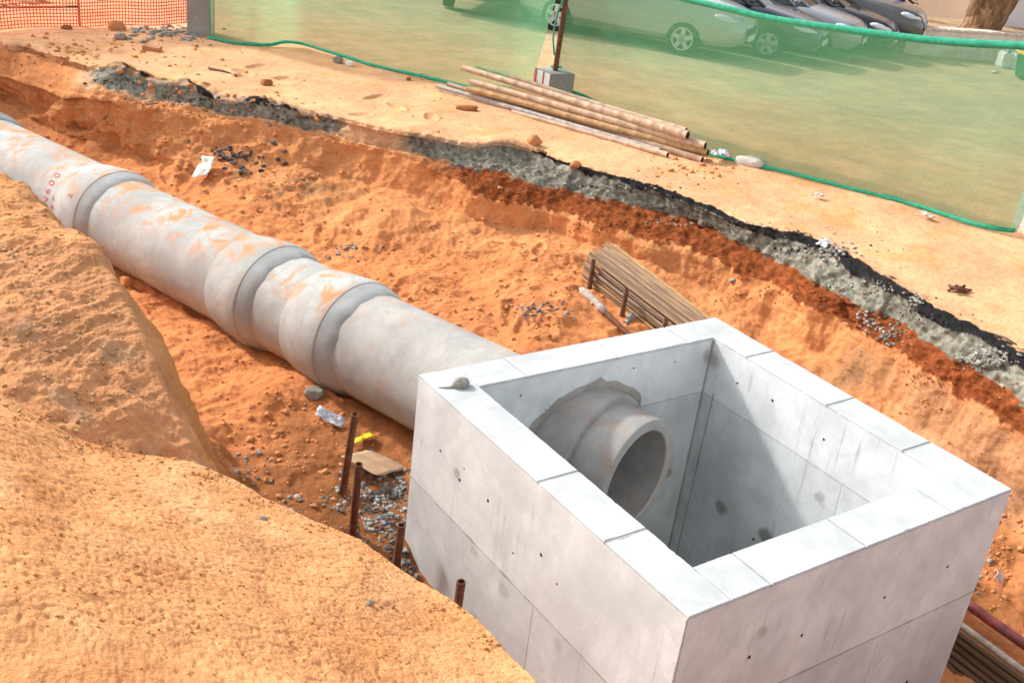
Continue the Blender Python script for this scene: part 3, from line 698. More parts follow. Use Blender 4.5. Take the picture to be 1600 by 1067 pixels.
def mortar_fillet(root, t0, seed):
    """grey mortar smoothed from the bell face down to the next pipe"""
    bm = bmesh.new(); seg = 96; R = []
    for (dt, r, jj) in ((.0, RB-.008, 0), (-.03, RB-.016, .3), (-.08, PR+.030, .6), (-.13, PR+.012, 1), (-.15, PR-.002, 1.2)):
        ring = []
        for k in range(seg):
            a = 2*PI*k/seg
            j = float(gn((np.array([math.cos(a), math.sin(a), seed*.7])*4)[None])[0])*.03+float(gn((np.array([math.cos(a), math.sin(a), seed])*17)[None])[0])*.010
            ring.append(bm.verts.new(around(t0+dt+j*jj-.002, a, r)))
        R.append(ring)
    for r0, r1 in zip(R, R[1:]):
        for k in range(seg): bm.faces.new((r0[k], r1[k], r1[(k+1) % seg], r0[(k+1) % seg]))
    o = bm_obj('mortar_fillet', bm, MORT, root, True); o.matrix_parent_inverse = Matrix.Translation(root.location).inverted()
TS = (-.425, 2.07, 2.99, 5.30, 7.75, 10.2)
labs = ('concrete pipe nearest the chamber, running through its back wall into the inside', 'short concrete pipe between the chamber pipe and the long dusty ones', 'long concrete pipe in the middle with orange sand on top and two bells near it', 'concrete pipe with red stencilled numbers near its bell', 'farthest concrete pipe, cut off by the left edge with only its bell end showing')
secs = []
for k in range(5):
    s = pipe_section(TS[k], TS[k+1], labs[k], first=(k == 0)); secs.append(s)
    if k: mortar_fillet(s, TS[k], k)
bpy.context.view_layer.update()
# red stencil numbers, flat print on the curved pipe
RED = plain('red stencil paint', (.50, .10, .11), rough=.9, spec=.1, var=.25, scale=60)
def stencil(txt, t, ang, size):
    cu = bpy.data.curves.new('t', 'FONT'); cu.body = txt; cu.size = 1; cu.space_character = 1.25; cu.resolution_u = 3
    ob = bpy.data.objects.new('t', cu); COL.objects.link(ob)
    me = bpy.data.meshes.new_from_object(ob.evaluated_get(bpy.context.evaluated_depsgraph_get()))
    bpy.data.objects.remove(ob); bm = bmesh.new(); bm.from_mesh(me); bpy.data.meshes.remove(me)
    bmesh.ops.subdivide_edges(bm, edges=bm.edges, cuts=1)
    s = secs[3]
    for v in bm.verts:
        x, y = v.co.x*size, v.co.y*size
        rad = PR+.0018
        tl = t+y
        if tl < TS[3]+.44: rad = float(np.interp(tl-TS[3], [0, .12, .22, .33, .43, .44], [RB, RB-.003, RB-.014, PR+.030, PR+.010, PR]))+.002
        v.co = around(tl, ang-x/rad, rad)
    o = bm_obj('stencil_number', bm, RED, s, False, False); o.matrix_parent_inverse = Matrix.Translation(s.location).inverted()
for k, g in enumerate('DN600'): stencil(g, 5.84, 3.27-k*.215-(.06 if k > 1 else 0), .115)
stencil('2', 5.70, 3.05, .105); stencil('7', 5.70, 2.86, .105)
stencil('7', 5.47, 3.32, .105)
stencil('2', 5.42, 2.62, .105)

# ================================================================== THINGS in and round the trench
def iron_tube(base, top, r, label, group):
    b = Vector(base); t = Vector(top)
    root = thing('iron_tube', label, 'iron tube', b, 0, group)
    bm = bmesh.new(); hollow(bm, (0, 0, -.25*(t-b).normalized().z), t-b, r, r*.74)
    o = bm_obj('tube_wall', bm, RUST, root, True); o.data.set_sharp_from_angle(angle=math.radians(35))
    bm = bmesh.new(); dd = (t-b).normalized(); tube(bm, [(t-b)-dd*.12, (t-b)-dd*.05], r*.735, 12)
    bm_obj('bore', bm, RUSTIN, root)
    return root
g = 'rusty iron tubes standing along the chamber wall'
iron_tube((-.175, 2.82, -1.08), (-.145, 2.73, -.47), .024, 'tallest brown iron tube, leaning, in front of the cardboard', g)
iron_tube((-.255, 2.47, -1.14), (-.275, 2.40, -.60), .024, 'reddish iron tube standing upright beside the gravel', g)
iron_tube((-.235, 1.97, -1.25), (-.235, 1.93, -.735), .024, 'iron tube touching the corner of the chamber, behind the sand edge', g)
iron_tube((-.245, 1.30, -1.2), (-.245, 1.28, -.655), .024, 'iron tube against the lower chamber wall, only its top above the sand', g)
g = 'rusty iron tubes holding the cane stack'
iron_tube((3.215, 4.66, -1.0), (3.225, 4.68, -.62), .022, 'iron tube with a shiny top at the far end of the cane stack', g)
iron_tube((3.17, 4.12, -1.12), (3.165, 4.11, -.665), .022, 'dark brown iron tube in the middle of the cane stack', g)
iron_tube((3.13, 3.54, -1.15), (3.125, 3.53, -.70), .022, 'iron tube with only its rim showing above the chamber edge', g)

# ---- stack of canes behind the chamber
def cane_mat(name, col):
    a = NT(name); a.set(rough=.75, spec=.2); co = a.coord()
    n = a.noise(a.mapping(co, (60, 3, 60)), 1, 5, .7); oi = a.n('ShaderNodeObjectInfo')
    c = a.mix(a.ramp(n, .3, .7), tuple(x*.55 for x in col), tuple(min(1, x*1.25) for x in col))
    c = a.mix(a.ramp(oi.outputs['Random'], .1, 1, 0, .8), c, (.15, .095, .055)); a.color(c); a.bump(n, .3, .004); return a.m
CANE = cane_mat('dry cane', (.45, .265, .125)); CANEG = cane_mat('weathered cane', (.31, .20, .14)); CANE_SHADE = cane_mat('shaded dark cane', (.11, .065, .03))  # dark cane carries shade in its colour: beside the chamber, inside the stack
root = thing('cane_stack', 'stack of thin dry canes lying against the cut behind the chamber', 'cane stack', (3.25, 4.86, -1.1))
inv = Matrix.Translation(root.location).inverted()
def cane(p0, p1, r, mat, root, inv, seed):
    rr = random.Random(seed); p0 = Vector(p0); p1 = Vector(p1); n = 6
    pts = []
    for k in range(n+1):
        q = p0.lerp(p1, k/n); q += Vector((rr.uniform(-1, 1)*.003, 0, rr.uniform(-1, 1)*.003)); pts.append(q)
    bm = bmesh.new(); tube(bm, pts, [r*rr.uniform(.88, 1.08) for _ in pts], 7)
    o = bm_obj('cane', bm, mat, root, True); o.matrix_parent_inverse = inv; o.data.set_sharp_from_angle(angle=math.radians(50))
def stack_pt(y):     # falls gently towards the viewer's right
    return -.66-.085*(4.86-y)
sd = 0
for k in range(15):                                     # front face, lower canes paler
    x = 3.265+.012*math.sin(k*2.1); dz = -.012-.0285*k
    y0 = 4.84+random.uniform(-.05, .05); y1 = 2.5+random.uniform(-.1, .1)
    cane((x, y0, stack_pt(y0)+dz), (x-.02, y1, stack_pt(y1)+dz-.02), random.uniform(.0115, .0145), CANE if k > 3 else CANEG, root, inv, sd); sd += 1
for k in range(13):                                     # top face
    x = 3.285+.0225*k; y0 = 4.86+random.uniform(-.06, .07); y1 = 2.6+random.uniform(-.15, .1)
    z0 = stack_pt(y0)+.012+.004*k+random.uniform(-.004, .006)
    cane((x, y0, z0), (x-.03+random.uniform(-.022, .022), y1, stack_pt(y1)+.006+.004*k), random.uniform(.0095, .0125), CANEG if k % 3 else CANE, root, inv, sd); sd += 1
for k in range(3):                                      # loose ones along the back edge
    cane((3.58+.02*k, 4.93-.03*k, stack_pt(4.9)+.07), (3.50+.01*k, 2.7, stack_pt(2.7)+.05), .012, CANE, root, inv, sd); sd += 1
bm = bmesh.new(); tube(bm, [(3.45, 4.7, stack_pt(4.7)-.17), (3.43, 2.7, stack_pt(2.7)-.17)], .145, 10); o = bm_obj('packed_core', bm, CANE_SHADE, root); o.matrix_parent_inverse = inv

root = thing('iron_tube', 'iron tube lying along the cane stack, one end thick with grey cement', 'iron tube', (3.12, 4.6, -1.05))
inv = Matrix.Translation(root.location).inverted()
q1, q2, q3 = [Vector(spot_at(*q)[0])+Vector((0, 0, .035)) for q in ((908, 458), (945, 494), (968, 516))]
bm = bmesh.new(); tube(bm, [q1, q2, q3, q3+(q3-q2)*3], .023, 12); o = bm_obj('tube_wall', bm, RUST, root, True); o.matrix_parent_inverse = inv
bm = bmesh.new(); tube(bm, [q1-(q2-q1)*.05, q1+(q2-q1)*.12, q1+(q2-q1)*.45, q1+(q2-q1)*.8, q2], [.02, .042, .033, .038, .025], 12)
for v in bm.verts: v.co += Vector((float(gn((np.array(v.co)*24)[None])[0]), 0, float(gn((np.array(v.co)*24+8)[None])[0])))*.02
o = bm_obj('cement_crust', bm, plain('dirty cement', (.36, .30, .25), rough=.95, var=.25, scale=18, bump=.5), root, True); o.matrix_parent_inverse = inv
bm = bmesh.new(); tube(bm, [(3.25, 5.30, -.90), (3.20, 4.98, -.95), (3.17, 4.72, -1.0)], .02, 8)
tag(bm_obj('stick', bm, plain('pinkish pole', (.45, .26, .18), var=.3, scale=20), None, True), 'pinkish stick half buried in sand at the far end of the cane stack', 'stick')

# ---- slat panel, chamber shade painted into its cane colour, and red pipe at the lower right
root = thing('slat_panel', 'dark wet slat panel with a pale top edge beside the chamber at bottom right', 'slat panel', (2.7, 0, -1.25))
inv = Matrix.Translation(root.location).inverted()
for k in range(15):
    x = 2.66-.0235*k; z = -1.215-.034*k
    cane((x+random.uniform(-.004, .004), .55, z), (x+random.uniform(-.004, .004), -1.7, z-.05+random.uniform(-.006, .006)), .0185, CANE_SHADE, root, inv, 300+k)
bm = bmesh.new(); tube(bm, [(2.70, .58, -1.19), (2.70, -.6, -1.215), (2.70, -1.7, -1.24)], .022, 8); o = bm_obj('edge_batten', bm, plain('pale batten', (.44, .36, .30), var=.3, scale=20), root, True); o.matrix_parent_inverse = inv
bm = bmesh.new(); bmesh.ops.create_grid(bm, x_segments=1, y_segments=1, size=1)
for v in bm.verts:
    s_ = (v.co.x+1)/2; v.co = (2.66-.34*s_, .55 if v.co.y > 0 else -1.7, -1.24-.51*s_)
o = bm_obj('backing_sheet', bm, CANE_SHADE, root); o.matrix_parent_inverse = inv
bm = bmesh.new(); tube(bm, [(2.92, .62, -1.185), (2.92, .1, -1.2), (2.93, -.5, -1.21), (2.94, -1.6, -1.22)], .033, 14)
tag(bm_obj('iron_pipe', bm, plain('red oxide pipe', (.27, .055, .05), rough=.5, spec=.4, var=.45, scale=14, dirt=((.18, .11, .08), .6)), None, True), 'reddish painted pipe lying on the sand right of the dark slat panel', 'pipe')

# ---- bamboo poles by the net
def bamboo(name, p0, p1, r0, r1, label, mat, seed, sag=.0, bury=False):
    rr = random.Random(seed); p0 = Vector(p0); p1 = Vector(p1); L = (p1-p0).length
    root = thing(name, label, 'bamboo pole', p0, 0, 'bamboo poles piled by the net')
    pts = []; rad = []; s = 0; nodes = []
    while s < L:
        nodes.append(s); s += rr.uniform(.17, .26)
    nodes.append(L)
    up = Vector((rr.uniform(-1, 1), rr.uniform(-1, 1), rr.uniform(-.5, .5)))*.012
    def P(s): t = s/L; return (p1-p0)*t+Vector((0, 0, -sag*4*t*(1-t)))+up*math.sin(t*PI*2.3)
    def Rr(s): return r0+(r1-r0)*s/L
    for a, b in zip(nodes, nodes[1:]):
        d = min(.012, (b-a)*.2)
        for q, f in ((a+.001, 1.045), (a+d, .99), ((a+b)/2, .98), (b-d, .995), (b-.003, 1.05)):
            pts.append(P(q)); rad.append(Rr(q)*f)
    bm = bmesh.new(); tube(bm, pts, rad, 12)
    o = bm_obj('culm', bm, mat, root, True); o.data.set_sharp_from_angle(angle=math.radians(60))
    d = (P(L)-P(L-.05)).normalized()
    bm = bmesh.new(); tube(bm, [P(L)-d*.002, P(L)+d*.002], r1*.72, 10); bm_obj('hollow_end', bm, HOLE, root)
    d = (P(.05)-P(0)).normalized()
    bm = bmesh.new(); tube(bm, [P(0)-d*.002, P(0)+d*.002], r0*.7, 10); bm_obj('hollow_end', bm, HOLE, root)
    return root
def bmat(name, col, d=(.22, .13, .07)):
    a = NT(name); a.set(rough=.6, spec=.3); co = a.coord()
    n = a.noise(co, 9, 6, .65); n2 = a.noise(co, 40, 4, .6)
    c = a.mix(a.ramp(n, .3, .7), tuple(x*.72 for x in col), tuple(min(1, x*1.15) for x in col))
    c = a.mix(a.math('MULTIPLY', a.ramp(n2, .58, .7), .5), c, d)
    c = a.mix(a.math('MULTIPLY', a.ramp(a.voro(co, 14), .11, .07), .7), c, d)
    a.color(c); a.bump(n2, .15, .004); return a.m
BA = bmat('bamboo pale', (.54, .365, .24)); BB = bmat('bamboo tan', (.46, .27, .12)); BC = bmat('bamboo grey', (.42, .36, .32)); BD = bmat('bamboo brown', (.42, .27, .17))
def pole(a, b, r0, r1, lab, mat, seed, sag=0):
    bamboo('bamboo_pole', onz(*a), onz(*b), r0, r1, lab, mat, seed, sag)
pole((722, 106, .10), (1076, 213, .045), .036, .052, 'thick pale bamboo pole lying on top of the pile', BA, 1)
pole((746, 105, .05), (1072, 205, .02), .026, .036, 'pale bamboo pole behind the thick top one, next to the net', BA, 2)
pole((735, 128, .02), (1103, 229, -.03), .034, .048, 'pinkish tan bamboo pole just under the thick top one', BA, 3)
pole((730, 139, -.05), (1106, 240, -.10), .032, .046, 'orange tan bamboo pole low in the pile with a dark cut end', BB, 4)
pole((700, 132, -.10), (1098, 250, -.16), .030, .040, 'brown bamboo pole on the ground under the pile', BD, 5)
pole((683, 135, -.13), (1030, 236, -.155), .030, .034, 'weathered grey bamboo pole sticking out far to the left', BC, 6)
pole((800, 175, -.165), (1044, 243, -.155), .026, .034, 'short bamboo pole on the sand nearest the trench', BA, 7)
pole((690, 143, -.165), (985, 222, -.17), .018, .022, 'thinnest bamboo pole, half sunk in the sand', BD, 8)

# ---- painted concrete foot with its post
bl = thing('concrete_block', 'squat concrete block painted red and white, with a rusty post in it', 'concrete block', (5.60, 8.76, -.2), 0)
bl.rotation_euler = (0, 0, -.05)
BW = .19
inv = Matrix.Identity(4)
GREYB = concrete_mat('block concrete', (.36, .345, .32), streak=.5, mott=.25)
bm = bmesh.new(); bm_box(bm, -BW, BW, -BW, BW, -.06, .33, bevel=.008); bm_obj('block_body', bm, GREYB, bl)
WP = plain('white paint', (.80, .79, .77), var=.05, dirt=((.5, .4, .3), .25)); RP = plain('faded red paint', (.50, .09, .11), var=.2); BP = plain('blue paint', (.16, .42, .82), var=.1)
def panel(bmk, pts, mat, name):
    bm = bmesh.new(); vs = [bm.verts.new((-BW-t, y, z)) for t in (0.0, .0025*bmk) for y, z in pts]; n = len(pts)
    bm.faces.new(vs[n:]); bm.faces.new(vs[:n][::-1])
    for k in range(n): bm.faces.new((vs[k], vs[(k+1) % n], vs[n+(k+1) % n], vs[n+k]))
    bm_obj(name, bm, mat, bl)
e = BW-.008
panel(1, ((-e, .0), (e, .0), (e, .325), (-e, .325)), WP, 'white_paint')
panel(2, ((e, .0), (e, .325), (.115, .325), (.115, .0)), RP, 'red_stripe')
panel(2, ((-.02, .0), (-.02, .325), (-.055, .325), (-.055, .0)), RP, 'red_stripe')
panel(3, ((.13, .0), (.09, .20), (.02, .0)), BP, 'blue_mark')
bm = bmesh.new(); hollow(bm, (.0, .0, .33), (.02, -.02, 1.75), .034, .026); bm_obj('post', bm, RUST, bl, True).data.set_sharp_from_angle(angle=math.radians(35))
POST = np.array([5.60, 8.76])

# ---- green debris netting
def net_mat():
    m = bpy.data.materials.new('green netting'); m.use_nodes = True; t = m.node_tree; t.nodes.clear()
    N = lambda k: t.nodes.new(k)
    out, mx, tr, ms, df, tl = N('ShaderNodeOutputMaterial'), N('ShaderNodeMixShader'), N('ShaderNodeBsdfTransparent'), N('ShaderNodeMixShader'), N('ShaderNodeBsdfDiffuse'), N('ShaderNodeBsdfTranslucent')
    g = (.13, .35, .18, 1); df.inputs[0].default_value = g; tl.inputs[0].default_value = g; ms.inputs[0].default_value = .5
    tc = N('ShaderNodeTexCoord'); mp = N('ShaderNodeMapping'); nz = N('ShaderNodeTexNoise'); mr = N('ShaderNodeMapRange')
    t.links.new(tc.outputs['UV'], mp.inputs[0]); mp.inputs['Scale'].default_value = (.28, 5.5, 1); mp.inputs['Rotation'].default_value = (0, 0, math.radians(4))
    t.links.new(mp.outputs[0], nz.inputs['Vector']); nz.inputs['Scale'].default_value = 1.5; nz.inputs['Detail'].default_value = 5; nz.inputs['Roughness'].default_value = .6; nz.inputs['Distortion'].default_value = .3
    mp2 = N('ShaderNodeMapping'); nz2 = N('ShaderNodeTexNoise'); ad = N('ShaderNodeMath'); ad.operation = 'MULTIPLY_ADD'
    t.links.new(tc.outputs['UV'], mp2.inputs[0]); mp2.inputs['Scale'].default_value = (.7, 16, 1); mp2.inputs['Rotation'].default_value = (0, 0, math.radians(-5))
    t.links.new(mp2.outputs[0], nz2.inputs['Vector']); nz2.inputs['Scale'].default_value = 1.3; nz2.inputs['Detail'].default_value = 6; nz2.inputs['Roughness'].default_value = .7; nz2.inputs['Distortion'].default_value = .8
    t.links.new(nz2.outputs['Fac'], ad.inputs[0]); ad.inputs[1].default_value = .8; t.links.new(nz.outputs['Fac'], ad.inputs[2]); t.links.new(ad.outputs[0], mr.inputs[0])
    for i, v in enumerate((.62, 1.25, .53, .67)): mr.inputs[1+i].default_value = v
    t.links.new(df.outputs[0], ms.inputs[1]); t.links.new(tl.outputs[0], ms.inputs[2])
    t.links.new(mr.outputs[0], mx.inputs[0]); t.links.new(tr.outputs[0], mx.inputs[1]); t.links.new(ms.outputs[0], mx.inputs[2]); t.links.new(mx.outputs[0], out.inputs[0])
    return m
NET = net_mat(); HEM = plain('green hem tape', (.035, .36, .21), rough=.7, var=.2, scale=18)
def polyl(pts, n):
    P = np.array(pts, float); L = np.r_[0, np.cumsum(np.linalg.norm(np.diff(P, axis=0), axis=1))]; s = np.linspace(0, L[-1], n)
    Q = np.stack([np.interp(s, L, P[:, i]) for i in range(P.shape[1])], -1)
    k = np.exp(-.5*(np.arange(-12, 13)/5)**2); k /= k.sum(); pad = np.concatenate([2*Q[:1]-Q[1:13][::-1], Q, 2*Q[-1:]-Q[-13:-1][::-1]])
    return np.stack([np.convolve(pad[:, i], k, 'valid') for i in range(P.shape[1])], -1), s
def net(label, base, top, seed, billow):
    nu, nv = 260, 60
    B, s = polyl(base, nu); T, _ = polyl(top, nu)
    root = thing('debris_net', label, 'green net', B[nu//2], 0, 'green nets strung along the edge of the road')
    inv = Matrix.Translation(root.location).inverted()
    v = np.linspace(0, 1, nv)[:, None, None]; P = B[None]*(1-v)+T[None]*v
    tg = np.gradient(B, axis=0); nn = np.stack([-tg[:, 1], tg[:, 0], 0*tg[:, 0]], -1); nn /= np.linalg.norm(nn, axis=1)[:, None]
    if (nn@np.array([*LAT, 0])).mean() > 0: nn = -nn
    S = np.broadcast_to(s[None], (nv, nu)); Vh = np.broadcast_to(v[..., 0], (nv, nu))
    q = np.stack([S*.5+Vh*.35, Vh*4.5-S*.25, np.full_like(S, seed)], -1)
    d = .05*gn(q)+.022*ridged(q*1.9, 1, 2)+.030*ridged(np.stack([S*.33, Vh*4.0-S*.55, np.full_like(S, seed+3.)], -1), 1, 3)+billow*np.sin(Vh*PI)*np.sin(np.clip(S/s[-1], 0, 1)*PI)
    d *= np.clip(np.minimum(Vh, 1-Vh)*6, .15, 1)
    P = P+nn[None]*d[..., None]
    P[-1] = .5*P[-1]+.5*T
    o = grid_obj('net_sheet', P, NET, root); o.matrix_parent_inverse = inv
    uv = o.data.uv_layers.new(name='UVMap'); li = np.empty(len(o.data.loops), np.int32); o.data.loops.foreach_get('vertex_index', li)
    uv.data.foreach_set('uv', np.stack([S.reshape(-1)[li], Vh.reshape(-1)[li]], -1).astype(np.float32).reshape(-1))
    for nm, rowi in (('top_hem', -1), ('bottom_hem', 0)):
        bm = bmesh.new(); E = P[rowi][::2]; R = []
        for k, e in enumerate(E):
            w1 = float(gn(np.array([[k*.06, seed, rowi]]))[0]); w2 = float(gn(np.array([[k*.23, seed+4, rowi]]))[0])
            if rowi: up, dn, th = .022+.006*w1, .055+.012*w1, .012+.004*w2
            else: up, dn, th = .030+.02*w1+.012*w2, .012, .012+.006*w2
            o_ = Vector(nn[min(2*k, nu-1)])*th; e = Vector(e)
            R.append([bm.verts.new(e+Vector((0, 0, up))-o_*.3), bm.verts.new(e+Vector((0, 0, up*.6))+o_), bm.verts.new(e+Vector((0, 0, -dn*.5))+o_*(1.1+w2)), bm.verts.new(e+Vector((0, 0, -dn))+o_*.3), bm.verts.new(e+Vector((0, 0, -dn*.4))-o_*.6)])
        for r0, r1 in zip(R, R[1:]):
            for q in range(5): bm.faces.new((r0[q], r0[(q+1) % 5], r1[(q+1) % 5], r1[q]))
        h = bm_obj(nm, bm, HEM, root, True); h.matrix_parent_inverse = inv
    return root
lb = [onz(x, y, z) for x, y, z in ((328, 60, -.18), (360, 68, -.18), (425, 73, -.18), (440, 66, -.15), (470, 68, -.15), (520, 84, -.17), (580, 103, -.18), (640, 116, -.18), (690, 128, -.18), (735, 138, -.17), (800, 146, -.15))]+[np.array([POST[0]-.20, POST[1]+.20, -.10])]
lt = [p+np.array([0, 0, 1.62]) for p in lb[:-1]]+[np.array([POST[0]-.03, POST[1]+.05, 1.5])]
lt[0] = lt[0]+np.array([.05, .2, 0])
net('green net left of the post, its foot lying on sand near the orange fence', lb, lt, 2, .05)
rb = [np.array([POST[0]+.05, POST[1]+.02, -.10]), np.array([POST[0]+.34, POST[1]-.30, -.15])]+[onz(x, y, z) for x, y, z in ((980, 190, -.15), (1050, 220, -.17), (1110, 243, -.18), (1220, 268, -.18), (1310, 291, -.18), (1400, 313, -.18), (1470, 334, -.18), (1530, 355, -.18), (1560, 361, -.18), (1589, 362, -.17))]
rt = [np.array([POST[0]+.02, POST[1]-.03, 1.52]), np.array([5.85, 8.1, 1.42])]+[np.array(p) for p in ((6.03, 7.6, 1.36), (6.16, 7.1, 1.32), (6.29, 6.61, 1.32), (6.42, 6.13, 1.31), (6.55, 5.66, 1.335), (6.68, 5.19, 1.37), (6.89, 4.41, 1.43), (7.02, 3.95, 1.49), (7.13, 3.53, 1.56), (7.28, 2.95, 1.64))]
net('long green net right of the post, sagging in front of the parked cars', rb, rt, 5, .10)
# cord tying the net to the post
bm = bmesh.new(); cp = [onz(x, y, z) for x, y, z in ((880, 0, 1.02), (872, 18, .86), (866, 45, .62), (864, 62, .50), (866, 85, .32), (872, 92, .27), (872, 103, .20), (862, 104, .17), (878, 106, .17))]
tube(bm, cp, [.012, .012, .011, .012, .013, .014, .018, .02, .012], 7)
tag(bm_obj('green_cord', bm, HEM, None, True), 'green cord hanging beside the rusty post and knotted on its block', 'cord')
# white painted foot at the right edge
bl2 = thing('concrete_block', 'white painted concrete block at the right edge of the net', 'concrete block', (7.56, 3.0, -.2)); bl2.rotation_euler = (0, 0, -.35)
bm = bmesh.new(); bm_box(bm, -.2, .2, -.2, .2, -.05, .36, bevel=.01); bm_obj('block_body', bm, plain('whitewashed concrete', (.74, .70, .66), var=.08, scale=6, dirt=((.60, .34, .17), .8)), bl2)
bm = bmesh.new(); hollow(bm, (0, 0, .36), (.0, .0, 1.95), .034, .026); bm_obj('post', bm, RUST, bl2, True)

# ---- orange safety fence at the upper left
OR = plain('orange plastic mesh', (.80, .13, .06), rough=.5, var=.15, scale=4); 
fr = thing('safety_fence', 'orange plastic mesh fence across the trench end at upper left', 'safety fence', onz(120, 45, -.2))
inv = Matrix.Translation(fr.location).inverted()
fb = [onz(x, y, -.2) for x, y in ((-160, 62), (0, 51), (60, 48), (125, 46), (180, 40), (240, 45), (297, 40))]
B, s = polyl(fb, 150); 
bm = bmesh.new()
Hn = 26; cell = .043
tgv = np.gradient(B, axis=0); tgv /= np.linalg.norm(tgv, axis=1)[:, None]
def fp(u, hh):
    k = u/s[-1]*(len(B)-1); i = int(min(len(B)-2, k)); b = B[i]*(1-k+i)+B[i+1]*(k-i)
    wv = float(gn(np.array([[u*1.3, hh*1.2, 4.]]))[0])*.07
    return Vector((b[0]-.6*wv, b[1]-.8*wv, b[2]+.03+hh+.05*float(gn(np.array([[u*.9, 2., hh*.3]]))[0])))
def ribbon(pts, wd, ax):
    R = []
    for p in pts: R.append((bm.verts.new(p-ax*wd), bm.verts.new(p+ax*wd), bm.verts.new(p+ax*wd+Vector((.004, .006, 0))), bm.verts.new(p-ax*wd+Vector((.004, .006, 0)))))
    for a, b in zip(R, R[1:]):
        for q in range(4): bm.faces.new((a[q], a[(q+1) % 4], b[(q+1) % 4], b[q]))
nU = int(s[-1]/cell)
for h_ in range(Hn): ribbon([fp(u, h_*cell) for u in np.linspace(0, s[-1]-.001, 70)], .006, Vector((0, 0, 1)))
for k in range(nU): ribbon([fp(k*cell, hh) for hh in np.linspace(0, (Hn-1)*cell, 7)], .0045, Vector((.85, -.5, 0)).normalized())
o = bm_obj('mesh_strands', bm, OR, fr); o.matrix_parent_inverse = inv; o['kind'] = 'stuff'
bm = bmesh.new(); tube(bm, [onz(125, 47, -.25), onz(125, 47, -.2)+np.array([.0, .0, 1.5])], .016, 8); o = bm_obj('upright', bm, RUST, fr, True); o.matrix_parent_inverse = inv
q0 = onz(-40, 47, -.2); q1 = onz(124, 46, -.2); q2 = onz(250, 42, -.2)
bm = bmesh.new(); tube(bm, [q0+np.array([0, 0, .27]), q1+np.array([0, 0, .29])], .014, 8); o = bm_obj('rail', bm, RUST, fr, True); o.matrix_parent_inverse = inv
bm = bmesh.new(); tube(bm, [q1+np.array([0, .2, .36]), q2+np.array([0, .3, .42])], .013, 8); o = bm_obj('rail', bm, RUST, fr, True); o.matrix_parent_inverse = inv
bl3 = thing('concrete_block', 'tall grey concrete block with red and white paint between orange fence and green net', 'concrete block', onz(313, 52, -.2)); bl3.rotation_euler = (0, 0, -.5)
bm = bmesh.new(); bm_box(bm, -.15, .17, -.17, .17, -.08, .62, bevel=.012); bm_obj('block_body', bm, GREYB, bl3)
bm = bmesh.new(); bm_box(bm, .171, .176, -.165, .02, 0, .61); bm_obj('white_paint', bm, WP, bl3)
bm = bmesh.new(); bm_box(bm, .171, .176, .024, .1, 0, .61); bm_obj('red_stripe', bm, RP, bl3)
bm = bmesh.new(); hollow(bm, (0, 0, .6), (0, 0, 1.9), .034, .026); bm_obj('post', bm, RUST, bl3, True)

# ---- stones, clods and litter that can be picked out
CLODM = plain('soil clod', (.58, .25, .105), rough=1, spec=.02, var=.25, scale=14, bump=.5)
CLODR = plain('laterite clod', (.36, .14, .06), rough=1, spec=.02, var=.3, scale=16, bump=.5)
STONE = plain('grey stone', (.29, .26, .22), rough=.9, var=.3, scale=20, bump=.4)
PALE = plain('pale stone', (.62, .57, .50), rough=.9, var=.2, scale=16, bump=.4, dirt=((.55, .33, .2), .6))
def rock(name, x, y, sx, sy, sz, mat, label, cat, seed, rz=0, sink=.3, flat=1):
    p, n = spot_at(x, y)
    bm = rock_mesh(seed, 3, .35, flat); o = bm_obj(name, bm, mat, None, True); o.data.set_sharp_from_angle(angle=math.radians(40))
    o.scale = (sx, sy, sz); o.rotation_euler = (0, 0, rz); o.location = (p.x, p.y, p.z+sz*(1-sink)*.7)
    return tag(o, label, cat)
rock('stone', 189, 62, .085, .07, .06, STONE, 'grey brown stone on the sand below the orange fence', 'stone', 11)
rock('soil_clod', 183, 48, .12, .09, .09, CLODM, 'large tan soil lump against the foot of the orange fence', 'soil clod', 12)
rock('stone', 105, 46, .075, .05, .04, CLODR, 'dark red lump at the foot of the fence upright', 'stone', 13)
rock('soil_clod', 416, 133, .075, .06, .05, CLODR, 'brown clod alone on the sand right of the thin stick', 'soil clod', 14)
rock('stone', 527, 98, .085, .07, .055, STONE, 'flat grey stone at the foot of the left net', 'stone', 15, .4)
rock('stone', 546, 103, .055, .042, .042, WP, 'white stone next to the flat grey stone', 'stone', 16)
rock('soil_clod', 638, 126, .035, .035, .03, CLODR, 'small dark clod on the sand left of the bamboo', 'soil clod', 17)
rock('soil_clod', 730, 172, .14, .08, .045, CLODR, 'flat brown clod on the sand below the bamboo pile', 'soil clod', 18, -.6)
rock('soil_clod', 835, 226, .09, .07, .07, CLODM, 'tan block of soil at the start of the black asphalt edge', 'soil clod', 19)
rock('soil_clod', 898, 262, .08, .05, .05, CLODM, 'orange clod lying on the asphalt edge', 'soil clod', 20)
rock('stone', 1174, 259, .19, .13, .075, PALE, 'broad pale rough stone at the foot of the right net', 'stone', 21, -.4, .2)
rock('stone', 1145, 441, .038, .03, .03, STONE, 'small grey stone stuck in the sandy cut face', 'stone', 22)
rock('stone', 412, 811, .020, .017, .013, STONE, 'dark pebble high on the sand mound near its edge', 'pebble', 23)
rock('stone', 578, 943, .018, .015, .011, STONE, 'grey pebble in the middle of the sand mound', 'pebble', 24)
rock('stone', 805, 1031, .017, .014, .011, STONE, 'pebble on the mound close to the chamber wall', 'pebble', 25)
rock('stone', 491, 618, .075, .06, .05, STONE, 'grey stone wedged under the pipe bell nearest the chamber', 'stone', 26)
rock('soil_clod', 197, 445, .07, .055, .05, CLODM, 'square soil clod at the foot of the pipe', 'soil clod', 27)
rock('stone', 985, 497, .05, .04, .04, MORT, 'grey cement lump under the cemented tube', 'cement lump', 28)
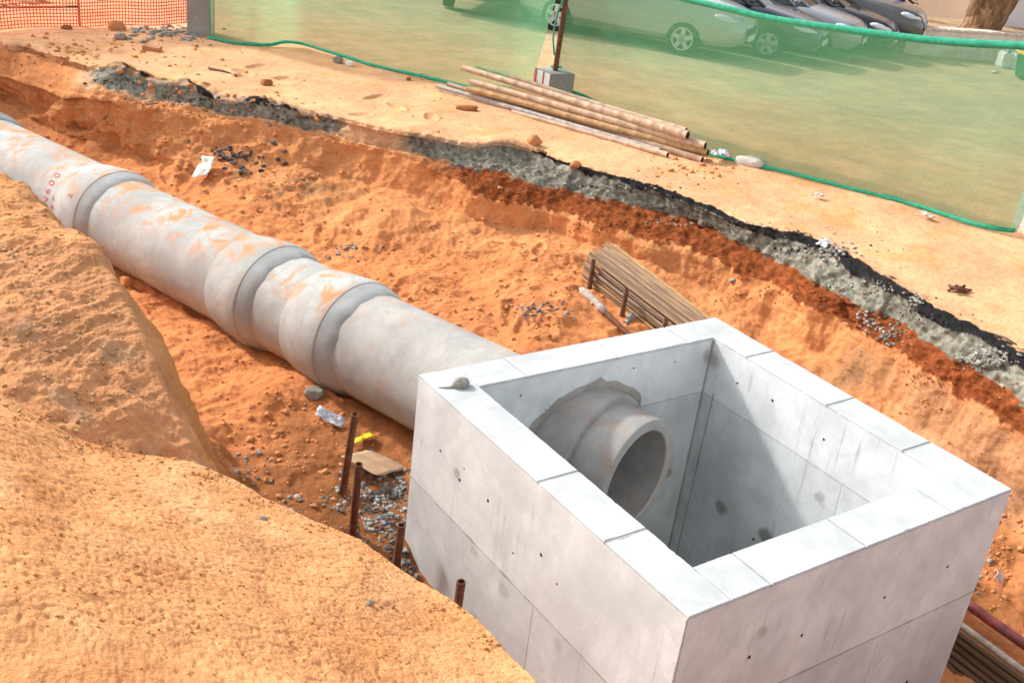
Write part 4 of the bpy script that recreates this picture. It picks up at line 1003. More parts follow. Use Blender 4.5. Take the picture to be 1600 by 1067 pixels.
# brick
p, n = spot_at(238, 79); bm = bmesh.new(); bm_box(bm, -.11, .11, -.055, .055, -.03, .03, bevel=.006)
o = bm_obj('brick', bm, plain('dusty brick', (.44, .20, .09), var=.25, bump=.4), None); o.location = p+Vector((0, 0, .025)); o.rotation_euler = (.1, .05, -.7); tag(o, 'orange brown brick lying on the sand near the slumped edge', 'brick')
# stick
p, n = spot_at(326, 109); q, n = spot_at(370, 121); bm = bmesh.new(); tube(bm, [p+Vector((0, 0, .02)), (p+q)/2+Vector((0, 0, .025)), q+Vector((0, 0, .012))], [.016, .018, .014], 7)
tag(bm_obj('stick', bm, plain('dark wood', (.16, .08, .04), var=.3), None, True), 'dark straight stick lying on the sand above the slumped bank', 'stick')
p, n = spot_at(1552, 523); q, n = spot_at(1588, 540); bm = bmesh.new(); tube(bm, [p+Vector((0, 0, .01)), (p+q)/2+Vector((0, 0, .02)), q+Vector((0, 0, .008))], [.006, .008, .005], 6)
tag(bm_obj('stick', bm, plain('grey wood', (.13, .10, .07), var=.3), None, True), 'thin grey twig at the right end of the asphalt edge', 'twig')
# crumpled sheets
def crumple(name, x, y, w_, h_, amp, mat, label, cat, seed, rz=0, tilt=0, lift=.01, n=14, freq=5):
    p, nn = spot_at(x, y); U, V = np.meshgrid(np.linspace(-.5, .5, n), np.linspace(-.5, .5, n))
    P = np.stack([U*w_, V*h_, 0*U], -1); q = np.stack([U*w_, V*h_, 0*U+seed], -1)/max(w_, h_)
    P[..., 2] = amp*(ridged(q, freq, 2)+.5*gn(q*freq*.6)); P[..., 0] += amp*.6*gn(q*freq+3); P[..., 1] += amp*.6*gn(q*freq+7)
    o = grid_obj(name, P, mat, None, smooth=False); so_ = o.modifiers.new('t', 'SOLIDIFY'); so_.thickness = .002
    o.location = p+nn*lift; o.rotation_euler = (nn.to_track_quat('Z', 'Y').to_matrix()@Matrix.Rotation(rz, 3, 'Z')@Matrix.Rotation(tilt, 3, 'X')).to_euler()
    return tag(o, label, cat)
PAPER = plain('white paper', (.60, .56, .49), rough=.8, var=.08, scale=10)
PLAST = plain('clear plastic film', (.55, .57, .62), rough=.3, spec=.6, var=.25, scale=8)
crumple('paper_sheet', 329, 267, .30, .20, .075, PAPER, 'creased white card lying on the slumped bank above the pipe', 'paper', 3, 2.2, .3, .06, 14, 3)
crumple('plastic_bag', 515, 657, .20, .09, .04, PLAST, 'small clear plastic wrapper on the sand beside the pipe', 'plastic wrapper', 4, -.8, 0, .03)
crumple('cardboard_sheet', 585, 730, .30, .42, .025, plain('brown cardboard', (.42, .27, .16), rough=.9, var=.2, scale=7), 'flat brown cardboard sheet behind the iron tubes', 'cardboard', 5, .25, .0, .035, 10, 2)
crumple('yellow_wrapper', 566, 692, .20, .06, .035, plain('yellow plastic', (.80, .62, .03), rough=.4, var=.1), 'bright yellow plastic wrapper behind the tallest iron tube', 'plastic wrapper', 6, .35, 0, .03)
crumple('plastic_bag', 1123, 252, .22, .17, .09, PLAST, 'clear crumpled plastic bag between bamboo ends and pale stone', 'plastic bag', 7, .3, .1, .07)
crumple('paper_sheet', 1278, 311, .10, .08, .05, PAPER, 'small crumpled white paper on the sand below the net', 'paper', 8, .5, 0, .03)
crumple('paper_sheet', 1446, 342, .15, .09, .05, PAPER, 'crumpled white paper at the right end of the net hem', 'paper', 9, .2, 0, .03)
crumple('plastic_bag', 1290, 384, .11, .08, .05, PLAST, 'whitish plastic scrap caught on the asphalt edge', 'plastic bag', 10, .2, .1, .03)
crumple('paper_sheet', 1556, 905, .09, .07, .03, plain('pinkish paper', (.66, .46, .38), var=.15), 'pinkish crumpled paper at the foot of the cut right of the chamber', 'paper', 11, .6, .2, .03)
# rusty scrap
p, n = spot_at(1497, 455); root = thing('iron_scrap', 'twisted rusty iron scrap lying alone on the sand', 'scrap iron', p); 
for k in range(4):
    rr = random.Random(40+k); bm = bmesh.new(); tube(bm, [Vector((rr.uniform(-.11, .11), rr.uniform(-.07, .07), rr.uniform(.0, .05))) for _ in range(4)], .012, 6); bm_obj('iron_strip', bm, RUST, root, True)

# ---- crumbs nobody could count: joined, one object per kind
def crumbs(name, spots, mat, seed, sub=2, lift=.10):
    """spots: (px x, px y, spread px x, spread px y, how many, size low, size high)"""
    rr = np.random.default_rng(seed); proto = []
    for k in range(10):
        bm = rock_mesh(seed*10+k, sub, .95, .7, 8); V = np.array([v.co[:] for v in bm.verts]); F = np.array([[v.index for v in f.verts] for f in bm.faces]); bm.free(); proto.append((V, F))
    VV_, FF_, b = [], [], 0
    for (x, y, sx, sy, n, a, c) in spots:
        for _ in range(n):
            p, nr = spot_at(x+rr.normal()*sx, y+rr.normal()*sy) if name in ('bank_crumbs', 'mound_crumbs') else BVG.ray_cast(Vector(CAM), Vector(ray(x+rr.normal()*sx, y+rr.normal()*sy)).normalized())[:2]
            if p is None: continue
            if -.03 < p.x < CW+.03 and -.03 < p.y < CL+.03: continue
            d = np.array(p)-PA; t_ = d@PD
            if -.4 < t_ < 12 and np.linalg.norm(d-PD*t_) < PR+.02: continue
            V, F = proto[rr.integers(10)]; s_ = a*(c/a)**(rr.random()**1.8); th = rr.uniform(0, 6.28)
            R_m = np.array([[math.cos(th), -math.sin(th), 0], [math.sin(th), math.cos(th), 0], [0, 0, 1]])
            VV_.append((V*s_*rr.uniform(.7, 1.2, 3))@R_m.T+np.array(p)+np.array([0, 0, s_*lift])); FF_.append(F+b); b += len(V)
    o = mesh_obj(name, np.concatenate(VV_), np.concatenate(FF_).tolist(), mat, None, sub > 1); o['kind'] = 'stuff'; return o
GRAV = NT('grey gravel'); GRAV.set(rough=.8)
_oi = GRAV.n('ShaderNodeTexCoord').outputs['Object']; GRAV.color(GRAV.mix(GRAV.ramp(GRAV.voro(_oi, 22, out='Color'), .2, .8), (.10, .095, .088), (.36, .345, .32))); GRAV = GRAV.m
crumbs('gravel', [(600, 800, 28, 32, 330, .008, .026), (620, 760, 14, 14, 60, .010, .028), (560, 780, 18, 14, 60, .008, .022), (640, 880, 18, 14, 90, .010, .026), (500, 800, 40, 22, 40, .008, .024), (400, 730, 40, 30, 50, .008, .022), (545, 395, 22, 7, 26, .012, .03), (840, 485, 22, 6, 60, .010, .022)], GRAV, 3)
crumbs('dark_rubble', [(385, 250, 32, 11, 45, .02, .05), (345, 243, 20, 8, 14, .015, .04)], plain('dark rubble', (.085, .075, .065), rough=.95, var=.5, scale=9), 5)
crumbs('grey_rubble', [(262, 52, 34, 6, 120, .02, .06), (300, 60, 14, 5, 50, .015, .05), (1395, 522, 18, 10, 70, .008, .02), (1360, 500, 16, 9, 50, .008, .022), (1300, 392, 16, 9, 60, .012, .030), (1545, 560, 22, 10, 50, .010, .03), (1430, 470, 6, 8, 30, .010, .022), (985, 490, 8, 10, 18, .015, .03), (1520, 905, 14, 12, 24, .012, .03), (780, 260, 40, 5, 60, .010, .022), (1100, 348, 50, 4, 60, .008, .018), (1350, 450, 30, 6, 60, .008, .02), (1530, 560, 25, 8, 60, .008, .02), (930, 290, 50, 4, 50, .008, .018), (300, 158, 80, 4, 80, .008, .022), (470, 194, 35, 4, 40, .008, .022), (545, 560, 1, 1, 1, .01, .01)], plain('grey rubble', (.28, .265, .225), rough=.95, var=.4, scale=10), 7)
crumbs('soil_crumbs', [(430, 300, 150, 60, 260, .008, .04), (250, 200, 120, 40, 200, .010, .045), (700, 430, 110, 50, 170, .008, .03), (330, 560, 70, 90, 120, .006, .024), (460, 680, 60, 50, 150, .008, .028), (850, 480, 60, 40, 150, .008, .03), (1100, 470, 90, 25, 50, .006, .02), (150, 80, 110, 14, 160, .012, .05), (1080, 262, 45, 10, 70, .010, .045), (600, 160, 200, 40, 150, .006, .022), (1330, 370, 120, 40, 110, .005, .016), (1460, 650, 60, 30, 40, .008, .022), (1560, 860, 25, 50, 90, .008, .03)], CLODM, 9)
crumbs('laterite_crumbs', [(1000, 355, 100, 6, 110, .006, .016), (1250, 458, 80, 8, 120, .006, .016), (1480, 588, 50, 10, 90, .006, .016), (800, 307, 45, 5, 60, .006, .016)], plain('laterite crumbs', (.30, .085, .025), rough=1, spec=.02, var=.4, scale=14), 13)
crumbs('asphalt_crumbs', [(180, 128, 35, 3, 25, .008, .024), (330, 157, 55, 3, 30, .008, .024), (480, 184, 30, 3, 20, .008, .024), (1000, 292, 60, 3, 40, .008, .018), (1280, 392, 50, 4, 40, .008, .02), (1450, 492, 30, 5, 30, .008, .02)], plain('asphalt crumbs', (.035, .033, .032), rough=.9, var=.4), 17)
crumbs('bank_crumbs', [(80, 480, 70, 90, 200, .004, .014), (120, 600, 70, 60, 160, .004, .017), (60, 380, 50, 50, 90, .004, .014)], plain('brown bank crumbs', (.40, .24, .125), rough=1, spec=.02, var=.35, scale=12), 19)
crumbs('mound_crumbs', [(200, 880, 160, 90, 260, .003, .010), (500, 960, 130, 70, 200, .003, .009)]+[(x_, y_, 30, 5, 45, .003, .013) for x_, y_ in ((60, 655), (150, 697), (240, 716), (330, 742), (420, 786), (500, 822), (600, 872), (700, 946), (780, 1004))], plain('sand crumbs', (.50, .23, .09), rough=1, spec=.02, var=.35, scale=20), 21)

# ================================================================== THINGS beyond the net
GLASS = NT('car glass'); GLASS.set(rough=.08, spec=.8, col=(.03, .035, .035)); GLASS = GLASS.m
TYRE = plain('tyre rubber', (.022, .022, .022), rough=.85, var=.2)
ALLOY = plain('alloy wheel', (.55, .55, .56), rough=.35, spec=.5, metal=.4, var=.05)
BLACKP = plain('black plastic', (.015, .015, .016), rough=.5)
LENS = NT('lamp lens'); LENS.set(rough=.12, spec=.8, col=(.62, .64, .66)); LENS = LENS.m
PLATE = plain('plate', (.75, .75, .72), var=.03); CHROME = plain('chrome', (.65, .65, .66), rough=.15, metal=1, var=.02)
def paint(name, col, metal=.25):
    a = NT(name); a.set(rough=.28, spec=.6, metal=metal, col=col); a.b.inputs['Coat Weight'].default_value = .6; a.b.inputs['Coat Roughness'].default_value = .08
    co = a.coord(); a.color(a.mix(a.ramp(a.noise(co, 2.5, 5), .4, .75, 0, .3), col, tuple(min(1, x*.7+.10) for x in col))); return a.m
def cr_interp(keys, xs):
    K = np.array(keys, float); out = []
    for x in xs:
        i = int(np.clip(np.searchsorted(K[:, 0], x)-1, 0, len(K)-2)); t = (x-K[i, 0])/(K[i+1, 0]-K[i, 0])
        p0, p1, p2, p3 = K[max(i-1, 0)], K[i], K[i+1], K[min(i+2, len(K)-1)]
        m1 = (p2-p0)/max(1e-6, (p2[0]-p0[0]))*(p2[0]-p1[0]); m2 = (p3-p1)/max(1e-6, (p3[0]-p1[0]))*(p2[0]-p1[0])
        out.append((2*t**3-3*t**2+1)*p1+(t**3-2*t**2+t)*m1+(-2*t**3+3*t**2)*p2+(t**3-t**2)*m2)
    return np.array(out)
SEDAN = [(-2.18, .40, .84, .62), (-2.08, .30, .95, .74), (-1.75, .24, 1.0, .81), (-1.2, .22, .98, .84), (-.4, .20, .95, .85), (.5, .20, .94, .85), (.95, .20, .92, .84), (1.3, .21, .87, .83), (1.7, .23, .80, .80), (2.0, .26, .72, .74), (2.15, .32, .62, .62), (2.20, .38, .54, .50)]
WAGON = [(-2.2, .42, 1.0, .70), (-2.1, .32, 1.08, .80), (-1.6, .25, 1.10, .85), (-.4, .24, 1.08, .86), (.6, .24, 1.06, .86), (1.0, .24, 1.03, .85), (1.4, .25, .97, .84), (1.9, .27, .86, .80), (2.15, .32, .74, .70), (2.22, .40, .60, .56)]
SUV = [(-2.2, .50, 1.0, .70), (-2.1, .40, 1.12, .82), (-1.6, .32, 1.16, .88), (-.4, .30, 1.12, .90), (.6, .30, 1.10, .90), (1.0, .30, 1.08, .89), (1.4, .31, 1.04, .88), (1.8, .33, .99, .85), (2.08, .36, .92, .78), (2.2, .40, .80, .68), (2.25, .46, .70, .58)]
def car(label, lat, along, z, prof, col, roof=1.45, heading=1, wheel_r=.30, wb=(-1.28, 1.30), box=False, plate_txt=None, scale=1.0, arch=.07):
    xy = la(lat, along)
    hd = math.atan2(ALONG[1]*heading, ALONG[0]*heading)
    root = thing('parked_car', label, 'car', (xy[0], xy[1], z), hd, 'cars parked side by side behind the net')
    root.scale = (scale,)*3
    P = paint('paint '+label[:14], col)
    xs = np.linspace(prof[0][0], prof[-1][0], 46); K = cr_interp(prof, xs)
    sec = []
    for x, zb, zt, w_ in K:
        h_ = zt-zb
        half = [(0, zb), (w_*.85, zb), (w_*.97, zb+.10), (w_, zb+h_*.45), (w_*.985, zb+h_*.62), (w_*.95, zt-.07), (w_*.88, zt-.015), (w_*.6, zt+.018), (0, zt+.03)]
        sec.append([(x, y, q) for y, q in half]+[(x, -y, q) for y, q in half[-2:0:-1]])
    # wheel arches: pinch the lower side in where the wheels stand
    n = len(sec[0]); V = np.array(sec)
    for wx in wb:
        for i in range(len(xs)):
            dx = abs(xs[i]-wx)
            if dx < wheel_r+arch:
                za = math.sqrt((wheel_r+arch)**2-dx*dx)+wheel_r*(1 if arch > 0 else .72)
                for k in range(n):
                    if abs(V[i, k, 1]) > .3 and V[i, k, 2] < za: V[i, k, 2] = za
    fs = []
    for i in range(len(xs)-1):
        for k in range(n): fs.append((i*n+k, (i+1)*n+k, (i+1)*n+(k+1) % n, i*n+(k+1) % n))
    fs += [tuple(range(n))[::-1], tuple((len(xs)-1)*n+k for k in range(n))]
    b = mesh_obj('body', V.reshape(-1, 3), fs, P, root, True); b.data.set_sharp_from_angle(angle=math.radians(38))
    belt = float(np.interp(0, K[:, 0], K[:, 2])); wt = float(np.interp(0, K[:, 0], K[:, 3]))
    # cabin
    if box: lo = [(-2.1, .80), (1.25, .80)]; hi = [(-2.0, .70), (.55, .70)]
    elif prof is SUV: lo = [(-2.12, .80), (1.05, .80)]; hi = [(-1.75, .62), (.15, .62)]
    else: lo = [(-1.75, .74), (1.05, .77)]; hi = [(-1.0, .58), (.15, .58)]
    zb_ = belt-.02; zr = roof
    def ringpts(zz, e, r):
        (xa, wa_), (xb, wb_) = e
        return [(xa, -wa_, zz), (xa+r, -wa_-.01, zz), ((xa+xb)/2, -(wa_+wb_)/2-.03, zz), (xb-r, -wb_-.0, zz), (xb, -wb_*.75, zz), (xb+.06, 0, zz), (xb, wb_*.75, zz), (xb-r, wb_, zz), ((xa+xb)/2, (wa_+wb_)/2+.03, zz), (xa+r, wa_+.01, zz), (xa, wa_, zz), (xa-.05, 0, zz)]
    A = ringpts(zb_, lo, .25); B_ = ringpts(zr-.06, hi, .2); m = len(A)
    mesh_obj('windows', A+B_, [(k, (k+1) % m, m+(k+1) % m, m+k) for k in range(m)], GLASS, root, False)
    C_ = [(x*.94+.06*(hi[0][0]+hi[1][0])/2, y*.88, zr+.0) for x, y, _z in B_]
    Bo = [(x+(.02 if x > -.4 else -.02), y*1.02, zq) for x, y, zq in B_]
    mesh_obj('roof', Bo+C_+[((hi[0][0]+hi[1][0])/2, 0, zr+.03)], [(k, (k+1) % m, m+(k+1) % m, m+k) for k in range(m)]+[(m+k, m+(k+1) % m, 2*m) for k in range(m)], P, root, True)
    for k in (1, 2, 3, 4, 6, 7, 8, 9):
        bm = bmesh.new(); a_, b__ = Vector(A[k]), Vector(B_[k]); tube(bm, [a_+(a_-Vector((a_.x, 0, a_.z)))*.012, b__+(b__-Vector((b__.x, 0, b__.z)))*.012+Vector((0, 0, .01))], [.032, .028], 6)
        bm_obj('pillar', bm, P if k in (3, 4, 6, 7) else BLACKP, root, True)
    for s in (-1, 1):
        yl = s*wt
        # head lamp set into the corner
        bm = bmesh.new(); bmesh.ops.create_icosphere(bm, subdivisions=2, radius=1)
        xe = prof[-1][0]-.30; zz = float(np.interp(xe, K[:, 0], K[:, 2]))-.10; yw = float(np.interp(xe, K[:, 0], K[:, 3]))
        for v in bm.verts: v.co = (xe+v.co.x*.24, s*(yw*.84+v.co.y*.13-.10*v.co.x), zz+v.co.z*.075-.05*v.co.x)
        bm_obj('headlight', bm, LENS, root, True)
        bm = bmesh.new(); bmesh.ops.create_icosphere(bm, subdivisions=2, radius=1)
        for v in bm.verts: v.co = (.86+v.co.x*.07, s*(wt+.10+v.co.y*.10), belt+.10+v.co.z*.065)
        bm_obj('mirror', bm, P, root, True)
        for wx in wb:
            wh = bpy.data.objects.new('wheel', None); link(wh, root); wh.location = (wx, s*(wt-.11), wheel_r); wh.empty_display_size = .1
            bm = bmesh.new(); R = []
            for (yy, rr) in ((-.10, wheel_r*.62), (-.10, wheel_r*.93), (-.07, wheel_r), (.07, wheel_r), (.10, wheel_r*.93), (.10, wheel_r*.62)):
                R.append([bm.verts.new((rr*math.cos(2*PI*k/28), yy, rr*math.sin(2*PI*k/28))) for k in range(28)])
            for r0, r1 in zip(R, R[1:]):
                for k in range(28): bm.faces.new((r0[k], r0[(k+1) % 28], r1[(k+1) % 28], r1[k]))
            bm.faces.new(R[0]); bm.faces.new(R[-1]); bm_obj('tyre', bm, TYRE, wh, True).data.set_sharp_from_angle(angle=math.radians(50))
            bm = bmesh.new(); ri = wheel_r*.66
            for r0_, r1_ in ((ri*.86, ri),):
                q = [[bm.verts.new((r_*math.cos(2*PI*k/28), s*y_, r_*math.sin(2*PI*k/28))) for k in range(28)] for r_, y_ in ((r0_, .098), (r0_, .110), (r1_, .110), (r1_, .095))]
                for e0, e1 in zip(q, q[1:]):
                    for k in range(28): bm.faces.new((e0[k], e0[(k+1) % 28], e1[(k+1) % 28], e1[k]))
            for k in range(5):
                a_ = 2*PI*k/5+.3; ca, sa = math.cos(a_), math.sin(a_)
                pts = [(.0, -.05), (ri*.9, -.035), (ri*.9, .035), (0, .05)]
                f0 = [bm.verts.new((u*ca-v_*sa, s*.101, u*sa+v_*ca)) for u, v_ in pts]; f1 = [bm.verts.new((u*ca-v_*sa, s*.113, u*sa+v_*ca)) for u, v_ in pts]
                bm.faces.new(f1)
                for j in range(4): bm.faces.new((f0[j], f0[(j+1) % 4], f1[(j+1) % 4], f1[j]))
            bm_obj('rim', bm, ALLOY, wh)
    xe = prof[-1][0]; zl = prof[-1][2]
    bm = bmesh.new(); bm_box(bm, xe-.10, xe+.012, -.34, .34, zl-.14, zl+.02, bevel=.01); bm_obj('grille', bm, BLACKP, root)
    if prof is SUV:
        for s in (-1, 1):
            bm = bmesh.new(); tube(bm, [(xe+.02, s*.05, zl-.14), (xe+.02, s*.27, zl-.12), (xe+.0, s*.27, zl+.05), (xe+.0, s*.05, zl+.05), (xe+.02, s*.05, zl-.14)], .014, 6); bm_obj('grille_frame', bm, CHROME, root, True)
    else:
        bm = bmesh.new(); tube(bm, [(xe+.016, -.34, zl+.02), (xe+.025, 0, zl+.03), (xe+.016, .34, zl+.02)], .012, 6); bm_obj('grille_frame', bm, CHROME, root, True)
    zp = prof[-1][1]+.02
    bm = bmesh.new(); bm_box(bm, xe+.014, xe+.03, -.25, .25, zp-.055, zp+.055, bevel=.004); pl = bm_obj('number_plate', bm, PLATE, root)
    if plate_txt:
        for k, ch_ in enumerate(plate_txt):
            cu = bpy.data.curves.new('t', 'FONT'); cu.body = ch_; cu.size = .11; cu.align_x = 'CENTER'
            ob = bpy.data.objects.new('t', cu); COL.objects.link(ob); me = bpy.data.meshes.new_from_object(ob.evaluated_get(bpy.context.evaluated_depsgraph_get())); bpy.data.objects.remove(ob)
            me.materials.clear(); me.materials.append(BLACKP); g_ = bpy.data.objects.new('plate_letter', me); link(g_, pl)
            g_.matrix_local = Matrix.Translation((xe+.032, (k-(len(plate_txt)-1)/2)*.085, zp-.038))@Matrix(((0, 0, 1, 0), (1, 0, 0, 0), (0, 1, 0, 0), (0, 0, 0, 1)))
    return root
def gz(lat): return float(ground_z(lat))
car('white car standing nearest the net, its side seen through the green mesh', 16.5, -6.1, gz(16.0), WAGON, (.42, .40, .38), 1.72, wb=(-1.30, 1.20), arch=-.03, wheel_r=.31)
car('dark blue car with its nose beside the white car', 18.35, -5.05, gz(17.8), SEDAN, (.016, .022, .045), 1.46, plate_txt='107')
car('silver grey car between the dark blue and the black one', 20.2, -4.55, gz(19.6), SEDAN, (.30, .31, .33), 1.46, plate_txt='107')
car('black car squeezed between the silver car and the dark grey one', 21.95, -4.1, gz(21.4), SEDAN, (.014, .014, .016), 1.44)
car('dark grey off-road car farthest right with twin grille', 23.7, -3.75, gz(23.1), SUV, (.085, .083, .085), 1.72, wheel_r=.34, wb=(-1.40, 1.32))
# delivery van, back end dark through the net
vp = ongr(720, 24)
def van(label, lat, along, z):
    xy = la(lat, along); root = thing('parked_van', label, 'van', (xy[0], xy[1], z), math.atan2(-LAT[1], -LAT[0])+.35)
    P = paint('van paint', (.02, .035, .04))
    bm = bmesh.new(); bm_box(bm, -4.2, 0, -.88, .88, .32, 1.95, bevel=.06); bm_obj('body', bm, P, root)
    for s in (-1, 1):
        bm = bmesh.new(); bm_box(bm, -.02, .012, min(s*.06, s*.78), max(s*.06, s*.78), 1.15, 1.75, bevel=.004); bm_obj('rear_window', bm, GLASS, root)
        bm = bmesh.new(); bm_box(bm, -.02, .02, min(s*.80, s*.87), max(s*.80, s*.87), .75, 1.1, bevel=.004); bm_obj('tail_light', bm, plain('tail light', (.3, .02, .02), rough=.2), root)
        for x in (-.8, -3.4):
            bm = bmesh.new(); tube(bm, [(x, s*.70, .33), (x, s*.885, .33)], .33, 24); bm_obj('wheel', bm, TYRE, root, True).data.set_sharp_from_angle(angle=math.radians(40))
    bm = bmesh.new(); bm_box(bm, -.05, .06, -.86, .86, .36, .52, bevel=.02); bm_obj('bumper', bm, BLACKP, root)
    bm = bmesh.new(); bm_box(bm, .0, .022, -.26, .26, .62, .86); bm_obj('number_plate', bm, PLATE, root)
van('dark van seen from behind through the left net, pale plate on its back', 15.6, -8.9, gz(15.6))

# low planter kerb, tree, walls
PEACH = plain('peach render', (.84, .63, .49), rough=.95, var=.06, scale=1.3, dirt=((.62, .46, .36), .4), bump=.2)
GREYW = plain('grey white render', (.76, .74, .74), rough=.95, var=.06, scale=1.1, dirt=((.60, .58, .56), .4), bump=.2)
def wall(name, label, cat, p0, p1, z0, z1, th, mat, cap=None):
    p0 = np.array(p0, float); p1 = np.array(p1, float); L = np.linalg.norm(p1-p0); a = math.atan2(*(p1-p0)[::-1])
    root = thing(name, label, cat, (p0[0], p0[1], z0), a)
    bm = bmesh.new(); bm_box(bm, 0, L, 0, th, -.3, z1-z0, bevel=.012); bm_obj('wall_body', bm, mat, root)
    return root, L
zc = gz(24.6)
k0 = ongr(1432, 86)[:2]; k1 = ongr(1600, 101)[:2]; dk = (k1-k0)/np.linalg.norm(k1-k0)
kr, KL = wall('planter_wall', 'low peach and white planter wall behind the net at upper right', 'planter', k0-dk*.4, k1+dk*9, zc, zc+.60, .30, plain('chipped limewash', (.66, .54, .44), rough=.95, var=.18, scale=3.5, dirt=((.72, .70, .66), .9), bump=.3))
for k in range(9):
    x = .3+k*.42
    bm = bmesh.new(); bm_box(bm, x, x+.40, -.03, .33, .603, .66, bevel=.012); bm_obj('coping_stone', bm, plain('coping', (.66, .54, .44), rough=.95, var=.2, scale=5) if k == 0 else bpy.data.materials['coping'], kr)
nk = np.array([-dk[1], dk[0]]); nk = nk if nk@LAT > 0 else -nk
bm = bmesh.new(); bmesh.ops.create_grid(bm, x_segments=24, y_segments=8, size=1)
for v in bm.verts:
    s_ = (v.co.x+1)/2; t_ = (v.co.y+1)/2; q = (k0-dk*.3)*(1-s_)+(k1+dk*8.5)*s_+nk*(.25+2.6*t_); v.co = (q[0], q[1], zc+.52+.05*float(gn(np.array([[q[0]*2, q[1]*2, 0]]))[0]))
soil = bm_obj('planter_soil', bm, plain('planter soil', (.42, .27, .16), var=.25, bump=.5), kr, True); soil.matrix_parent_inverse = kr.matrix_basis.inverted()
# big leaning tree trunk
tp = onz(1527, 52, zc+.5)
tree = thing('tree', 'thick brown tree trunk leaning right behind the planter wall', 'tree', tp)
bark = NT('bark'); bark.set(rough=.95, spec=.1); _c = bark.coord(); _n = bark.noise(bark.mapping(_c, (7, 7, 1.6)), 1.5, 7, .7, .5); bark.color(bark.mix(bark.ramp(_n, .35, .7), (.13, .065, .03), (.36, .22, .13))); bark.bump(_n, .9, .06); bark = bark.m
rgt = np.array([_r[0], _r[1], 0]); rgt /= np.linalg.norm(rgt); fwd = np.array([_f[0], _f[1], 0]); fwd /= np.linalg.norm(fwd)
def trunk(pts, rad, name):
    bm = bmesh.new(); P = [rgt*a+fwd*b+np.array([0, 0, c]) for a, b, c in pts]
    PP, _s = polyl(P, 26); rr_ = np.interp(np.linspace(0, 1, 26), np.linspace(0, 1, len(rad)), rad)
    tube(bm, PP, list(rr_), 20)
    for v in bm.verts:
        q = np.array(v.co); v.co += Vector((float(gn((q*3)[None])[0]), float(gn((q*3+9)[None])[0]), 0))*.12
    return bm_obj(name, bm, bark, tree, True)
trunk([(-.02, 0, -.2), (0, 0, .2), (.14, 0, .65), (.40, 0, 1.2), (.75, .1, 1.9), (1.2, .2, 2.8), (1.5, .3, 3.8)], [.50, .44, .38, .36, .32, .26, .18], 'trunk')
trunk([(-.05, 0, .35), (-.10, .05, .9), (-.12, .1, 1.5), (-.3, .1, 2.4), (-.6, .2, 3.6)], [.30, .27, .24, .2, .12], 'limb')
trunk([(.40, 0, 1.1), (.95, -.1, 1.55), (1.7, -.2, 2.1), (2.5, -.2, 2.9)], [.24, .22, .17, .1], 'limb')
# crown, above the picture
cv = []; cf = []; rr = np.random.default_rng(12)
for k in range(2600):
    d = rr.normal(size=3); d /= np.linalg.norm(d); R_ = rr.random()**.5
    if gn((d*1.8)[None])[0] < -.12: continue
    c = np.array([1.1, .5, 0])*.6+np.array([0, 0, 4.9])+d*np.array([2.6, 2.6, 1.4])*R_
    a_ = rr.normal(size=3)*.10; b_ = rr.normal(size=3)*.10; i = len(cv)
    cv += [c-a_, c-b_*.5, c+a_, c+b_*.5]; cf.append((i, i+1, i+2, i+3))
crn = mesh_obj('crown', cv, cf, plain('leaves', (.055, .09, .03), rough=.7, var=.4, scale=3), tree); crn['kind'] = 'stuff'
# peach house wall and grey boundary wall
def base_pt(x, lat):
    d = ray(x, 60); s = (lat-CAM[:2]@LAT)/(d[:2]@LAT); return (CAM+d*s)[:2]
w0 = base_pt(1210, 29.5); w1 = base_pt(1512, 29.5)
bd, BL = wall('house', 'peach rendered house wall behind the parked cars', 'house', w0, w1, gz(29), gz(29)+4.2, .35, PEACH)
bm = bmesh.new(); bm_box(bm, -.06, BL+.06, -.05, .0-.003, -.1, .35); bm_obj('plinth', bm, plain('plinth', (.55, .42, .34), var=.12), bd)
bm = bmesh.new(); bm_box(bm, -.1, BL+.1, -.15, .5, 4.21, 4.36); bm_obj('parapet', bm, PEACH, bd)
g0 = base_pt(1515, 28.2); g1 = g0+np.array([_r[0], _r[1]])/np.linalg.norm(_r[:2])*14
gw, GL = wall('boundary_wall', 'grey white boundary wall topped with rough stones behind the tree', 'wall', g0, g1, gz(28), gz(28)+1.9, .3, GREYW)
STM = plain('grey coping stone', (.34, .32, .31), var=.35, scale=8, bump=.5)
for k in range(30):
    bm = rock_mesh(200+k % 7, 2, .4, .8); o = bm_obj('coping_stone', bm, STM, gw); o.location = (.15+k*.27, .15+.05*math.sin(k*2.3), 1.97+.03*math.sin(k*1.7)); o.scale = (.17, .16, .13); o.rotation_euler = (0, 0, k*1.3)
# jerrycans and bin
def jerry(x, y, label, rz):
    p = ongr(x, y); root = thing('jerrycan', label, 'jerrycan', p, rz, 'jerrycans in front of the planter wall')
    JC = plain('white jerrycan', (.66, .67, .64), rough=.5, var=.1, scale=5)
    bm = bmesh.new(); bm_box(bm, -.12, .12, -.17, .17, 0, .36, bevel=.03); bm_obj('tank', bm, JC, root, True).data.set_sharp_from_angle(angle=math.radians(50))
    bm = bmesh.new(); tube(bm, [(0, -.10, .355), (0, -.10, .40)], [.04, .035], 12); bm_obj('cap', bm, plain('jerry cap', (.05, .12, .3)), root)
    bm = bmesh.new(); tube(bm, [(0, -.03, .35), (0, 0, .43), (0, .10, .43), (0, .14, .35)], .02, 8); bm_obj('handle', bm, JC, root, True)
jerry(1566, 106, 'white jerrycan, left of the two standing before the planter wall', -.5)
jerry(1583, 109, 'white jerrycan, right of the two standing before the planter wall', -.6)
p = ongr(1606, 126); root = thing('wheelie_bin', 'green bin with a yellow lid at the right edge', 'bin', p, -.5)
bm = bmesh.new(); bm_box(bm, -.26, .26, -.28, .28, .03, .50, bevel=.02)
